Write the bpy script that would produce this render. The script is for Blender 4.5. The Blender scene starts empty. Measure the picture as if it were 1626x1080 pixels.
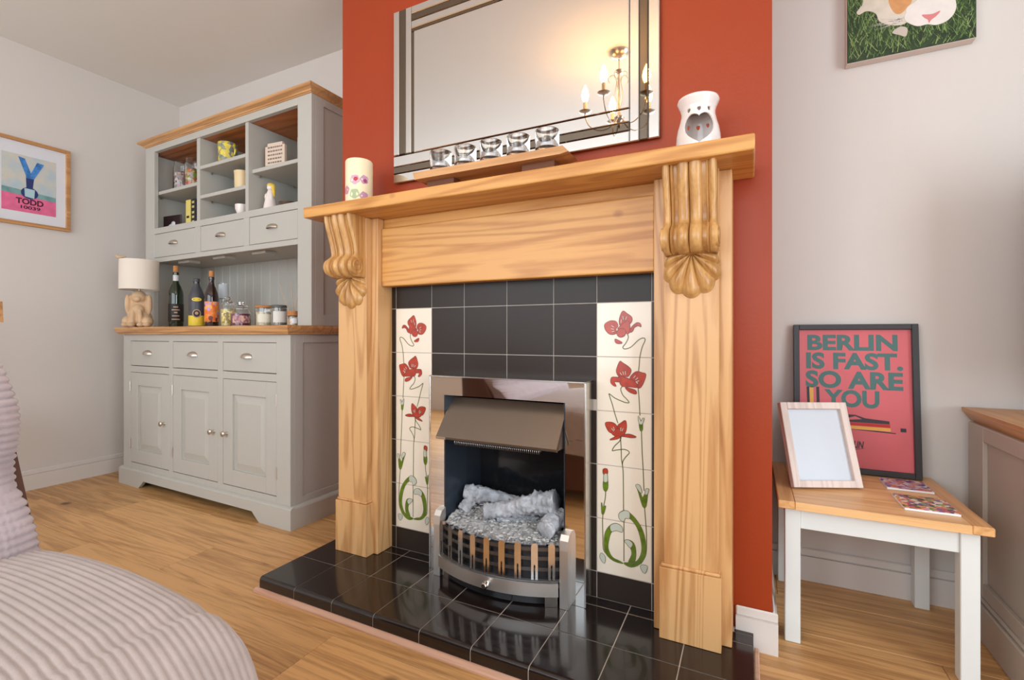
import bpy, bmesh, math, random
from mathutils import Vector, Matrix, noise as mnoise
from mathutils.geometry import tessellate_polygon
random.seed(7)
D = bpy.data
SC = bpy.context.scene
COL = SC.collection
PI = math.pi

# ---------------------------------------------------------------- camera
cam = D.cameras.new('camera'); camo = D.objects.new('camera', cam); COL.objects.link(camo)
cam.sensor_width = 36.0; cam.lens = 762.4 * 36 / 1626
cam.shift_y = -9.25 / 1626
cam.clip_start = 0.02
camo.location = (0.3936, -1.3435, 0.8014)
camo.rotation_euler = (PI / 2, 0, 0.4599)
SC.camera = camo

# ---------------------------------------------------------------- world, windows' daylight, exposure
SC.view_settings.view_transform = 'Standard'
SC.view_settings.look = 'None'
SC.view_settings.gamma = 1.0
SC.view_settings.use_curve_mapping = False
SC.view_settings.exposure = -0.42
W = D.worlds.new('sky'); SC.world = W; W.use_nodes = True
W.node_tree.nodes['Background'].inputs[0].default_value = (0.75, 0.87, 1.0, 1)
W.node_tree.nodes['Background'].inputs[1].default_value = 1.5

def area(name, loc, rot, sx, sy, power, col):
    l = D.lights.new(name, 'AREA'); l.shape = 'RECTANGLE'; l.size = sx; l.size_y = sy
    l.energy = power; l.color = col
    o = D.objects.new(name, l); COL.objects.link(o); o.location = loc; o.rotation_euler = rot
    return o
# daylight entering through the two windows of the room
area('daylight_right_window', (2.385, -1.75, 1.05), (0, PI / 2, 0), 1.86, 1.74, 76, (0.80, 0.91, 1.0))
area('daylight_front_window', (-0.90, -2.985, 1.255), (PI / 2, 0, 0), 3.3, 1.55, 88, (0.86, 0.94, 1.0))

# ---------------------------------------------------------------- colours and materials
def lin(r, g, b):
    f = lambda c: (c / 12.92 if c <= 0.04045 else ((c + 0.055) / 1.055) ** 2.4)
    return (f(r / 255), f(g / 255), f(b / 255), 1)

MATS = {}
def base(name):
    m = D.materials.new(name); m.use_nodes = True
    return m, m.node_tree.nodes, m.node_tree.links, m.node_tree.nodes['Principled BSDF']

def plain(name, c, rough=0.5, metal=0.0, trans=0.0, emit=None, es=0, coat=0.0, sheen=0.0, bump=0.0, bscale=60, var=0.0, ior=1.45, alpha=None):
    if name in MATS: return MATS[name]
    m, N, L, p = base(name)
    p.inputs['Base Color'].default_value = c
    p.inputs['Roughness'].default_value = rough
    p.inputs['Metallic'].default_value = metal
    p.inputs['Transmission Weight'].default_value = trans
    p.inputs['IOR'].default_value = ior
    p.inputs['Coat Weight'].default_value = coat
    p.inputs['Coat Roughness'].default_value = 0.05
    p.inputs['Sheen Weight'].default_value = sheen
    if emit:
        p.inputs['Emission Color'].default_value = emit; p.inputs['Emission Strength'].default_value = es
    if bump or var:
        tc = N.new('ShaderNodeTexCoord'); nz = N.new('ShaderNodeTexNoise')
        nz.inputs['Scale'].default_value = bscale; nz.inputs['Detail'].default_value = 5
        L.new(tc.outputs['Object'], nz.inputs['Vector'])
        if bump:
            b = N.new('ShaderNodeBump'); b.inputs['Strength'].default_value = bump; b.inputs['Distance'].default_value = 0.002
            L.new(nz.outputs['Fac'], b.inputs['Height']); L.new(b.outputs[0], p.inputs['Normal'])
        if var:
            n2 = N.new('ShaderNodeTexNoise'); n2.inputs['Scale'].default_value = bscale * 0.15; n2.inputs['Detail'].default_value = 4
            L.new(tc.outputs['Object'], n2.inputs['Vector'])
            r = N.new('ShaderNodeValToRGB')
            r.color_ramp.elements[0].position = 0.3; r.color_ramp.elements[1].position = 0.7
            r.color_ramp.elements[0].color = (c[0] * (1 - var), c[1] * (1 - var), c[2] * (1 - var), 1)
            r.color_ramp.elements[1].color = (min(1, c[0] * (1 + var)), min(1, c[1] * (1 + var)), min(1, c[2] * (1 + var)), 1)
            L.new(n2.outputs['Fac'], r.inputs['Fac']); L.new(r.outputs['Color'], p.inputs['Base Color'])
    MATS[name] = m
    return m

def wood(name, c1, c2, axis=0, long=1.2, cross=22, rough=0.4, rand=False, knots=0.0, kcol=None, ring=0.45, hue=0.0, bands=34):
    """grain running along local axis 0/1/2"""
    if name in MATS: return MATS[name]
    m, N, L, p = base(name)
    tc = N.new('ShaderNodeTexCoord'); src = tc.outputs['Object']
    if rand:
        oi = N.new('ShaderNodeObjectInfo'); mul = N.new('ShaderNodeVectorMath'); mul.operation = 'SCALE'
        cmb = N.new('ShaderNodeCombineXYZ')
        for i in range(3): L.new(oi.outputs['Random'], cmb.inputs[i])
        L.new(cmb.outputs[0], mul.inputs[0]); mul.inputs['Scale'].default_value = 37.0
        add = N.new('ShaderNodeVectorMath'); add.operation = 'ADD'
        L.new(src, add.inputs[0]); L.new(mul.outputs[0], add.inputs[1]); src = add.outputs[0]
    mp = N.new('ShaderNodeMapping'); s = [cross] * 3; s[axis] = long
    mp.inputs['Scale'].default_value = s; L.new(src, mp.inputs['Vector'])
    # broad figure (cathedral-like bands) and fine fibre
    n1 = N.new('ShaderNodeTexNoise'); n1.inputs['Scale'].default_value = 0.55; n1.inputs['Detail'].default_value = 2; n1.inputs['Distortion'].default_value = 0.6
    L.new(mp.outputs[0], n1.inputs['Vector'])
    m1 = N.new('ShaderNodeMath'); m1.operation = 'MULTIPLY'; m1.inputs[1].default_value = bands
    L.new(n1.outputs['Fac'], m1.inputs[0])
    sn = N.new('ShaderNodeMath'); sn.operation = 'SINE'; L.new(m1.outputs[0], sn.inputs[0])
    n2 = N.new('ShaderNodeTexNoise'); n2.inputs['Scale'].default_value = 7; n2.inputs['Detail'].default_value = 6; n2.inputs['Roughness'].default_value = 0.65
    mp2 = N.new('ShaderNodeMapping'); s2 = [cross] * 3; s2[axis] = long * 0.8
    mp2.inputs['Scale'].default_value = s2; L.new(src, mp2.inputs['Vector']); L.new(mp2.outputs[0], n2.inputs['Vector'])
    a = N.new('ShaderNodeMath'); a.operation = 'MULTIPLY_ADD'; a.inputs[1].default_value = ring * 0.5; 
    L.new(sn.outputs[0], a.inputs[0]); L.new(n2.outputs['Fac'], a.inputs[2])
    n3 = N.new('ShaderNodeTexNoise'); n3.inputs['Scale'].default_value = 0.35; n3.inputs['Detail'].default_value = 1
    L.new(mp.outputs[0], n3.inputs['Vector'])
    a2 = N.new('ShaderNodeMath'); a2.operation = 'MULTIPLY_ADD'; a2.inputs[1].default_value = 0.7
    L.new(n3.outputs['Fac'], a2.inputs[0]); L.new(a.outputs[0], a2.inputs[2])
    r = N.new('ShaderNodeValToRGB'); r.color_ramp.elements[0].position = 0.45; r.color_ramp.elements[1].position = 1.15 if False else 1.0
    r.color_ramp.elements[0].color = c2; r.color_ramp.elements[1].color = c1
    L.new(a2.outputs[0], r.inputs['Fac'])
    out = r.outputs['Color']
    if rand and hue:
        oi2 = N.new('ShaderNodeObjectInfo'); hs = N.new('ShaderNodeHueSaturation')
        mr = N.new('ShaderNodeMapRange'); mr.inputs[3].default_value = 1 - hue; mr.inputs[4].default_value = 1 + hue
        L.new(oi2.outputs['Random'], mr.inputs[0]); L.new(mr.outputs[0], hs.inputs['Value']); L.new(out, hs.inputs['Color']); out = hs.outputs[0]
    if knots:
        v = N.new('ShaderNodeTexVoronoi'); mpk = N.new('ShaderNodeMapping'); s3 = [5.5] * 3; s3[axis] = 3.6
        mpk.inputs['Scale'].default_value = s3; L.new(src, mpk.inputs['Vector']); L.new(mpk.outputs[0], v.inputs['Vector'])
        v.inputs['Scale'].default_value = 1.0
        kr = N.new('ShaderNodeValToRGB'); kr.color_ramp.elements[0].position = knots * 0.45; kr.color_ramp.elements[1].position = knots
        kr.color_ramp.elements[0].color = (1, 1, 1, 1); kr.color_ramp.elements[1].color = (0, 0, 0, 1)
        L.new(v.outputs['Distance'], kr.inputs['Fac'])
        mx = N.new('ShaderNodeMix'); mx.data_type = 'RGBA'
        L.new(kr.outputs['Color'], mx.inputs[0]); L.new(out, mx.inputs[6]); mx.inputs[7].default_value = kcol or (0.14, 0.045, 0.015, 1)
        out = mx.outputs[2]
    L.new(out, p.inputs['Base Color'])
    p.inputs['Roughness'].default_value = rough
    b = N.new('ShaderNodeBump'); b.inputs['Strength'].default_value = 0.12; b.inputs['Distance'].default_value = 0.001
    L.new(n2.outputs['Fac'], b.inputs['Height']); L.new(b.outputs[0], p.inputs['Normal'])
    MATS[name] = m
    return m

def confetti(name, cols, scale=90, rough=0.4):
    """multi-colour printed cover"""
    if name in MATS: return MATS[name]
    m, N, L, p = base(name)
    tc = N.new('ShaderNodeTexCoord'); v = N.new('ShaderNodeTexVoronoi'); v.inputs['Scale'].default_value = scale
    nz = N.new('ShaderNodeTexNoise'); nz.inputs['Scale'].default_value = scale * 0.6
    ad = N.new('ShaderNodeVectorMath'); ad.operation = 'MULTIPLY_ADD'; ad.inputs[1].default_value = (0.012,) * 3
    L.new(tc.outputs['Object'], nz.inputs['Vector']); L.new(nz.outputs['Color'], ad.inputs[0]); L.new(tc.outputs['Object'], ad.inputs[2])
    L.new(ad.outputs[0], v.inputs['Vector'])
    sp = N.new('ShaderNodeSeparateColor'); L.new(v.outputs['Color'], sp.inputs[0])
    r = N.new('ShaderNodeValToRGB'); r.color_ramp.interpolation = 'CONSTANT'
    els = r.color_ramp.elements
    while len(els) < len(cols): els.new(0.5)
    for i, c in enumerate(cols): els[i].position = i / len(cols); els[i].color = c
    L.new(sp.outputs[0], r.inputs['Fac']); L.new(r.outputs['Color'], p.inputs['Base Color'])
    p.inputs['Roughness'].default_value = rough
    MATS[name] = m
    return m

M_wall = plain('white_wall_paint', lin(216, 209, 203), 0.75, bump=0.08, bscale=180)
M_ceil = plain('ceiling_paint', lin(232, 228, 222), 0.8, bump=0.05, bscale=150)
M_red = plain('terracotta_wall_paint', lin(155, 55, 16), 0.42, bump=0.16, bscale=90)
M_skirt = plain('white_gloss_trim', lin(222, 215, 209), 0.35)
M_oakfloor = wood('oak_laminate', lin(218, 168, 110), lin(158, 111, 65), 0, 1.6, 30, 0.42, True, 0.13, lin(104, 70, 44), 0.26, 0.12)
M_gap = plain('floor_gap', lin(80, 55, 36), 0.7)
M_pinex = wood('pine_along_x', lin(214, 156, 86), lin(184, 122, 56), 0, 1.1, 18, 0.36, False, 0.085, lin(150, 82, 42), 0.5, 0.0, 55)
M_pinez = wood('pine_upright', lin(216, 168, 114), lin(186, 132, 80), 2, 1.0, 14, 0.36, False, 0.075, lin(140, 78, 44), 0.62, 0.0, 70)
M_carve = wood('carved_pine', lin(206, 158, 98), lin(158, 106, 54), 2, 1.6, 20, 0.3, False, 0.0, None, 0.3)
M_pinkwood = wood('pinkish_beading', lin(214, 170, 144), lin(186, 138, 110), 0, 2, 30, 0.5)
M_oakx = wood('oak_along_x', lin(206, 156, 104), lin(170, 118, 70), 0, 1.3, 24, 0.4, False, 0.05, lin(128, 80, 44), 0.4)
M_oaky = wood('oak_along_y', lin(204, 152, 100), lin(170, 118, 70), 1, 1.3, 24, 0.4, False, 0.05, lin(128, 80, 44), 0.4)
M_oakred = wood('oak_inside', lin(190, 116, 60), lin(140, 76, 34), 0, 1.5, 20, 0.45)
M_grey = plain('sage_grey_paint', lin(187, 184, 176), 0.42)
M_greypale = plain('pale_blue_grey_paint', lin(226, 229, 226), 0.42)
M_tabx = wood('lightened_oak_along_x', lin(236, 188, 132), lin(208, 154, 98), 0, 1.3, 24, 0.36, False, 0.04, lin(150, 100, 60), 0.4)  # table oak: brighter copy, colour makes up for weak light there
M_taby = wood('lightened_oak_along_y', lin(228, 176, 118), lin(200, 144, 90), 1, 1.3, 24, 0.36, False, 0.04, lin(150, 100, 60), 0.4)  # end boards, brightened the same way in place of light
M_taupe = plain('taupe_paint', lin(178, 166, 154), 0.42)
M_gapdark = plain('shadow_gap', lin(58, 54, 50), 0.8)
M_nickel = plain('brushed_nickel', lin(205, 196, 184), 0.3, 1.0)
M_chrome = plain('polished_chrome', (0.86, 0.84, 0.82, 1), 0.035, 1.0)
M_steel = plain('worn_steel', (0.60, 0.58, 0.55, 1), 0.22, 1.0, bump=0.02, bscale=300)
M_brushed = plain('brushed_steel', (0.80, 0.77, 0.73, 1), 0.42, 1.0)
M_canopy = plain('bronze_grey_metal', (0.24, 0.20, 0.165, 1), 0.34, 0.9)
M_black = plain('black_enamel', (0.012, 0.012, 0.014, 1), 0.16, 0.0, coat=0.5)
M_fbside = plain('firebox_steel', (0.06, 0.075, 0.10, 1), 0.25, 0.6)
M_blacktile = plain('black_glazed_tile', lin(48, 38, 32), 0.34, coat=0.0, bump=0.05, bscale=70)
M_hearthtile = plain('hearth_tile', lin(34, 26, 24), 0.16, coat=0.3, bump=0.03, bscale=40)
M_blacktile.node_tree.nodes['Principled BSDF'].inputs['Specular IOR Level'].default_value = 0.28
M_grout = plain('grout', lin(200, 188, 176), 0.8)
M_groutd = plain('dark_grout', lin(186, 176, 166), 0.8)
M_cream = plain('cream_glazed_tile', lin(238, 226, 208), 0.16, coat=0.3)
M_petal = plain('red_glaze', lin(176, 66, 50), 0.2, var=0.18, bscale=400)
M_petald = plain('dark_red_line', lin(112, 44, 36), 0.3)
M_leaf = plain('green_glaze', lin(96, 122, 34), 0.2, var=0.3, bscale=300)
M_stem = plain('stem_line', lin(104, 106, 62), 0.3)
M_tip = plain('pale_leaf_tip', lin(196, 200, 186), 0.25)
M_ash = plain('grey_ash', lin(176, 174, 174), 0.9, bump=0.5, bscale=120, var=0.35)
M_log = plain('ashen_log', lin(178, 180, 186), 0.85, bump=0.9, bscale=220, var=0.38)
M_glass = plain('clear_glass', (1, 1, 1, 1), 0.0, 0, 1.0, ior=1.45)
M_mirror = plain('mirror_silver', (0.77, 0.76, 0.75, 1), 0.0, 1.0)
M_smoke = plain('smoked_mirror', (0.20, 0.165, 0.13, 1), 0.02, 1.0)
M_white = plain('white_ceramic', lin(236, 224, 218), 0.18, coat=0.3)
M_paper = plain('white_card', lin(240, 240, 242), 0.5)
M_wax = plain('cream_wax', lin(240, 226, 190), 0.45)
M_cord = plain('mink_corduroy', lin(176, 160, 153), 0.95, sheen=0.4, bump=0.35, bscale=160, var=0.07)
M_cordp = plain('lilac_corduroy', lin(186, 172, 176), 0.95, sheen=0.4, bump=0.35, bscale=160, var=0.07)
M_leather = plain('brown_leather', lin(92, 58, 46), 0.4, bump=0.2, bscale=200)
M_shade = plain('linen_shade', lin(230, 219, 205), 0.8, bump=0.1, bscale=400)
M_resin = plain('stone_resin', lin(206, 172, 136), 0.7, bump=0.3, bscale=150, var=0.12)
M_cork = plain('cork', lin(190, 128, 76), 0.8, var=0.15, bscale=300)

# ---------------------------------------------------------------- mesh helpers
ORG = {}
def rootof(o):
    while o.parent: o = o.parent
    return o

def thing(name, label, cat, loc=(0, 0, 0), rotz=0, group=None, local=False):
    o = D.objects.new(name, None); COL.objects.link(o)
    o.empty_display_size = 0.05
    o.location = loc; o.rotation_euler = (0, 0, rotz)
    o['label'] = label; o['category'] = cat
    if group: o['group'] = group
    ORG[o.name] = Vector((0, 0, 0)) if local else Vector(loc)
    return o

def finish(name, me, mat, parent=None, smooth=False, angle=None):
    """link one mesh object; part meshes are shifted into the frame of their thing"""
    o = D.objects.new(name, me)
    if mat is not None: me.materials.append(mat)
    if smooth:
        for p in me.polygons: p.use_smooth = True
        if angle:
            try: me.set_sharp_from_angle(angle=math.radians(angle))
            except Exception: pass
    COL.objects.link(o)
    if parent is not None:
        r = rootof(parent)
        off = ORG.get(r.name, Vector((0, 0, 0)))
        if off.length: me.transform(Matrix.Translation(-off))
        o.parent = parent
    else:
        vs = [v.co for v in me.vertices]
        c = Vector(((min(v.x for v in vs) + max(v.x for v in vs)) / 2, (min(v.y for v in vs) + max(v.y for v in vs)) / 2, min(v.z for v in vs)))
        me.transform(Matrix.Translation(-c)); o.location = c; ORG[o.name] = c
    return o

def frombm(name, bm, mat, parent=None, smooth=False, angle=None):
    bmesh.ops.recalc_face_normals(bm, faces=bm.faces)
    me = D.meshes.new(name); bm.to_mesh(me); bm.free()
    return finish(name, me, mat, parent, smooth, angle)

def tag(o, label, cat, group=None):
    o['label'] = label; o['category'] = cat
    if group: o['group'] = group
    return o

def struct(o, label=None):
    o['kind'] = 'structure'
    if label: o['label'] = label
    return o

def abox(bm, x0, x1, y0, y1, z0, z1, bev=0.0, seg=1):
    vs = [bm.verts.new(c) for c in ((x0, y0, z0), (x1, y0, z0), (x1, y1, z0), (x0, y1, z0), (x0, y0, z1), (x1, y0, z1), (x1, y1, z1), (x0, y1, z1))]
    fs = [bm.faces.new([vs[i] for i in f]) for f in ((3, 2, 1, 0), (4, 5, 6, 7), (0, 1, 5, 4), (1, 2, 6, 5), (2, 3, 7, 6), (3, 0, 4, 7))]
    if bev:
        es = list({e for f in fs for e in f.edges})
        bmesh.ops.bevel(bm, geom=es, offset=bev, segments=seg, affect='EDGES', profile=0.5)
    return vs

def box(name, parent, mat, x0, x1, y0, y1, z0, z1, bev=0.0015, seg=1):
    bm = bmesh.new(); abox(bm, min(x0, x1), max(x0, x1), min(y0, y1), max(y0, y1), min(z0, z1), max(z0, z1), bev, seg)
    return frombm(name, bm, mat, parent)

def boxes(name, parent, mat, lst, bev=0.0):
    bm = bmesh.new()
    for b in lst: abox(bm, *b, bev)
    return frombm(name, bm, mat, parent)

def lathe(name, parent, mat, prof, c=(0, 0, 0), seg=32, smooth=True, angle=40, a0=0.0, a1=2 * PI, sx=1.0):
    bm = bmesh.new(); full = abs(a1 - a0 - 2 * PI) < 1e-6
    n = seg if full else seg + 1
    rings = []
    for r, z in prof:
        if r < 1e-6: rings.append([bm.verts.new((c[0], c[1], c[2] + z))])
        else: rings.append([bm.verts.new((c[0] + r * sx * math.cos(a0 + (a1 - a0) * i / seg), c[1] + r * math.sin(a0 + (a1 - a0) * i / seg), c[2] + z)) for i in range(n)])
    for A, B in zip(rings, rings[1:]):
        m = seg
        for i in range(m):
            j = (i + 1) % n if full else i + 1
            if len(A) == 1 and len(B) == 1: continue
            if len(A) == 1: bm.faces.new((A[0], B[i], B[j]))
            elif len(B) == 1: bm.faces.new((A[i], A[j], B[0]))
            else: bm.faces.new((A[i], A[j], B[j], B[i]))
    return frombm(name, bm, mat, parent, smooth, angle)

def atube(bm, pts, r, seg=8, cap=True):
    pts = [Vector(p) for p in pts]; n = len(pts)
    rr = r if isinstance(r, (list, tuple)) else [r] * n
    up = Vector((0, 0, 1)); rings = []
    t0 = (pts[1] - pts[0]).normalized()
    if abs(t0.dot(up)) > 0.95: up = Vector((1, 0, 0))
    nrm = (up - t0 * up.dot(t0)).normalized()
    for i, p in enumerate(pts):
        t = (pts[min(i + 1, n - 1)] - pts[max(i - 1, 0)]).normalized()
        nrm = (nrm - t * nrm.dot(t)).normalized(); b = t.cross(nrm)
        rings.append([bm.verts.new(p + (nrm * math.cos(2 * PI * k / seg) + b * math.sin(2 * PI * k / seg)) * rr[i]) for k in range(seg)])
    for A, B in zip(rings, rings[1:]):
        for k in range(seg): bm.faces.new((A[k], A[(k + 1) % seg], B[(k + 1) % seg], B[k]))
    if cap:
        bm.faces.new(rings[0][::-1]); bm.faces.new(rings[-1])

def tube(name, parent, mat, pts, r, seg=8):
    bm = bmesh.new(); atube(bm, pts, r, seg)
    return frombm(name, bm, mat, parent, True, 50)

def catmull(pts, k=6):
    out = []; n = len(pts)
    P = lambda i: Vector(pts[max(0, min(n - 1, i))])
    for i in range(n - 1):
        a, b, c, d = P(i - 1), P(i), P(i + 1), P(i + 2)
        for s in range(k):
            t = s / k
            out.append(0.5 * ((2 * b) + (c - a) * t + (2 * a - 5 * b + 4 * c - d) * t * t + (3 * b - a - 3 * c + d) * t ** 3))
    out.append(P(n - 1))
    return out

def closed_spline(pts, k=4):
    n = len(pts); out = []
    for i in range(n):
        a, b, c, d = (Vector(pts[(i + q) % n]) for q in (-1, 0, 1, 2))
        for s in range(k):
            t = s / k
            out.append(0.5 * ((2 * b) + (c - a) * t + (2 * a - 5 * b + 4 * c - d) * t * t + (3 * b - a - 3 * c + d) * t ** 3))
    return out

def caps(bm, A, B, poly):
    """both ends of a prism, concave outlines included"""
    for t in tessellate_polygon([[Vector((p[0], p[1], 0)) for p in poly]]):
        for R_ in (A, B):
            try: bm.faces.new([R_[i] for i in t])
            except ValueError: pass

def prism(name, parent, mat, poly, place, t0, t1, smooth=False):
    """poly: 2D outline; place(a,b,t) gives the 3D point"""
    bm = bmesh.new()
    A = [bm.verts.new(place(p[0], p[1], t0)) for p in poly]; B = [bm.verts.new(place(p[0], p[1], t1)) for p in poly]
    n = len(poly)
    caps(bm, A, B, poly)
    for i in range(n): bm.faces.new((A[i], B[i], B[(i + 1) % n], A[(i + 1) % n]))
    return frombm(name, bm, mat, parent, smooth)

def text_mesh(body, x0, x1, y0, y1, bold=0.03, shear=0.0):
    """flat lettering stretched into a rectangle, 2D vertices + faces"""
    cu = D.curves.new('lettering', 'FONT'); cu.body = body; cu.offset = bold; cu.shear = shear; cu.resolution_u = 4
    o = D.objects.new('lettering', cu); COL.objects.link(o)
    bpy.context.view_layer.update()
    me = D.meshes.new_from_object(o.evaluated_get(bpy.context.evaluated_depsgraph_get()))
    D.objects.remove(o); D.curves.remove(cu)
    xs = [v.co.x for v in me.vertices]; ys = [v.co.y for v in me.vertices]
    a, b, c, d = min(xs), max(xs), min(ys), max(ys)
    V = [(x0 + (v.co.x - a) / (b - a) * (x1 - x0), y0 + (v.co.y - c) / (d - c) * (y1 - y0)) for v in me.vertices]
    F = [tuple(p.vertices) for p in me.polygons]
    D.meshes.remove(me)
    return V, F

def lettering(name, parent, mat, body, rect, place, t, bold=0.03, shear=0.0):
    V, F = text_mesh(body, *rect, bold, shear)
    me = D.meshes.new(name); me.from_pydata([place(a, b, t) for a, b in V], [], F); me.update()
    return finish(name, me, mat, parent)

def blob(name, parent, mat, balls, voxel=0.004, smooth_it=6):
    """overlapping ellipsoids fused into one continuous surface"""
    bm = bmesh.new()
    for (x, y, z, rx, ry, rz) in balls:
        m = Matrix.Translation((x, y, z)) @ Matrix.Diagonal((rx, ry, rz, 1))
        bmesh.ops.create_icosphere(bm, subdivisions=3, radius=1, matrix=m)
    me = D.meshes.new('t'); bm.to_mesh(me); bm.free()
    o = D.objects.new('t', me); COL.objects.link(o)
    r = o.modifiers.new('r', 'REMESH'); r.mode = 'VOXEL'; r.voxel_size = voxel
    s = o.modifiers.new('s', 'SMOOTH'); s.iterations = smooth_it; s.factor = 0.5
    bpy.context.view_layer.update()
    me2 = D.meshes.new_from_object(o.evaluated_get(bpy.context.evaluated_depsgraph_get()))
    D.objects.remove(o); D.meshes.remove(me)
    me2.materials.clear()
    return finish(name, me2, mat, parent, True)

def dupmesh(o, loc=None, parent=None):
    c = o.copy(); COL.objects.link(c)
    if loc is not None: c.location = loc
    if parent is not None: c.parent = parent
    return c

# ================================================================= THE ROOM
XL, XR, YB, YF, ZC = -2.93, 2.40, 0.495, -3.0, 2.277
BX0, BX1, BY = -1.018, 0.444, 0.03            # chimney breast

fl = boxes('floor', None, M_gap, [(XL - .1, XR + .1, YF - .1, YB + .1, -0.10, -0.006)])
struct(fl, 'oak laminate plank floor')
bm = bmesh.new(); abox(bm, -0.6395, 0.6395, -0.0945, 0.0945, -0.006, 0.0, 0.0012)
bmesh.ops.recalc_face_normals(bm, faces=bm.faces)
pm = D.meshes.new('plank'); bm.to_mesh(pm); bm.free(); pm.materials.append(M_oakfloor)
row = 0; y = YB - 0.05
while y > YF - 0.05:
    x = XL + 0.2 - (row * 0.47 % 1.28)
    while x < XR + 0.6:
        p = D.objects.new('plank', pm); COL.objects.link(p); p.parent = fl
        p.location = (x - fl.location.x, y - fl.location.y, -fl.location.z)
        x += 1.28
    y -= 0.19; row += 1

struct(box('ceiling', None, M_ceil, XL - .1, XR + .1, YF - .1, YB + .1, ZC, ZC + .08, 0))
struct(box('wall_left', None, M_wall, XL - .1, XL, YF - .1, YB + .1, -.05, ZC, 0))
struct(box('wall_back', None, M_wall, XL, XR, YB, YB + .1, -.05, ZC, 0))
WR = (-2.65, -0.85, 0.08, 2.02)                # window in the right wall: y0,y1,z0,z1
struct(boxes('wall_right', None, M_wall, [(XR, XR + .1, YF - .1, WR[0], -.05, ZC), (XR, XR + .1, WR[1], YB + .1, -.05, ZC), (XR, XR + .1, WR[0], WR[1], -.05, WR[2]), (XR, XR + .1, WR[0], WR[1], WR[3], ZC)]))
WF = (-2.6, 0.8, 0.44, 2.06)
struct(boxes('wall_front', None, M_wall, [(XL, WF[0], YF - .1, YF, -.05, ZC), (WF[1], XR, YF - .1, YF, -.05, ZC), (WF[0], WF[1], YF - .1, YF, -.05, WF[2]), (WF[0], WF[1], YF - .1, YF, WF[3], ZC)]))
# the chimney breast, hollow where the fire sits
HX0, HX1, HZ = -0.482, -0.070, 0.62
struct(boxes('wall_chimney_breast', None, M_red, [(BX0, HX0, BY, YB, 0, ZC), (HX1, BX1, BY, YB, 0, ZC), (HX0, HX1, BY, YB, HZ, ZC), (HX0, HX1, 0.20, YB, 0, HZ)]), 'terracotta painted chimney breast')
# skirting boards
def skirt(name, pts):
    """pts: list of (x0,x1,y0,y1,top chamfer side)"""
    bm = bmesh.new()
    for (x0, x1, y0, y1, ax) in pts:
        h0, h1 = 0.078, 0.102
        abox(bm, x0, x1, y0, y1, 0, h0)
        d = 0.006
        if ax == 'y': abox(bm, x0, x1, y0 + d, y1, h0, h1, 0.003)
        elif ax == 'x': abox(bm, x0, x1 - d, y0, y1, h0, h1, 0.003)
        else: abox(bm, x0 + d, x1, y0, y1, h0, h1, 0.003)
    return struct(frombm(name, bm, M_skirt))
skirt('baseboard_left', [(XL, XL + .016, YF, YB, 'x')])
skirt('baseboard_back', [(BX1 + .014, XR, YB - .014, YB, 'y')])
skirt('baseboard_breast', [(0.361, BX1 + .013, BY - .013, BY, 'y'), (BX1, BX1 + .013, BY, YB - .015, 'x')])
skirt('baseboard_right', [(XR - .016, XR, YF, YB, 'r')])
# windows
def window(name, axis, a0, a1, z0, z1, pos):
    def b(u0, u1, w0, w1, d0, d1):
        return (pos + d0, pos + d1, u0, u1, w0, w1) if axis == 'x' else (u0, u1, pos + d0, pos + d1, w0, w1)
    s = 1 if axis == 'x' else -1
    d = sorted((0.03 * s, 0.09 * s)); am = (a0 + a1) / 2
    f = boxes(name, None, M_skirt, [b(a0, a0 + .06, z0, z1, *d), b(a1 - .06, a1, z0, z1, *d), b(a0, a1, z0, z0 + .06, *d), b(a0, a1, z1 - .06, z1, *d), b(am - .03, am + .03, z0, z1, *d)])
    struct(f)
    g = sorted((0.058 * s, 0.062 * s))
    for u0, u1 in ((a0 + .06, am - .03), (am + .03, a1 - .06)):
        bm = bmesh.new(); abox(bm, *b(u0, u1, z0 + .06, z1 - .06, *g)); frombm('pane', bm, M_glass, f)
    sd = sorted((0.02 * s, -0.05 * s))
    bm = bmesh.new(); abox(bm, *b(a0 - .05, a1 + .05, z0 - .03, z0 - .002, *sd), 0.004); frombm('window_sill', bm, M_skirt, f)
window('window_1', 'x', WR[0], WR[1], WR[2], WR[3], XR)
window('window_2', 'y', WF[0], WF[1], WF[2], WF[3], YF)

# ================================================================= FIREPLACE SURROUND
CX = -0.2885
sur = thing('fireplace_surround', 'honey pine fireplace surround with carved scroll corbels and deep mantel shelf', 'fireplace', (CX, -0.04, 0.045))
bm = bmesh.new(); abox(bm, -0.981, 0.404, -0.185, BY - .001, 1.200, 1.2365, 0.004, 2); frombm('mantel_shelf', bm, M_pinex, sur)
# frieze: a wide board, a bevel strip over it
bm = bmesh.new(); abox(bm, -0.748, 0.171, -0.056, -0.012, 0.966, 1.166, 0.004, 2); frombm('frieze_board', bm, M_pinex, sur)
bm = bmesh.new(); abox(bm, -0.748, 0.171, -0.045, -0.012, 1.167, 1.2, 0.002); frombm('frieze_rail', bm, M_pinex, sur)
def rx(x, s): return x if s > 0 else 2 * CX - x      # right-hand x to either side

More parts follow.
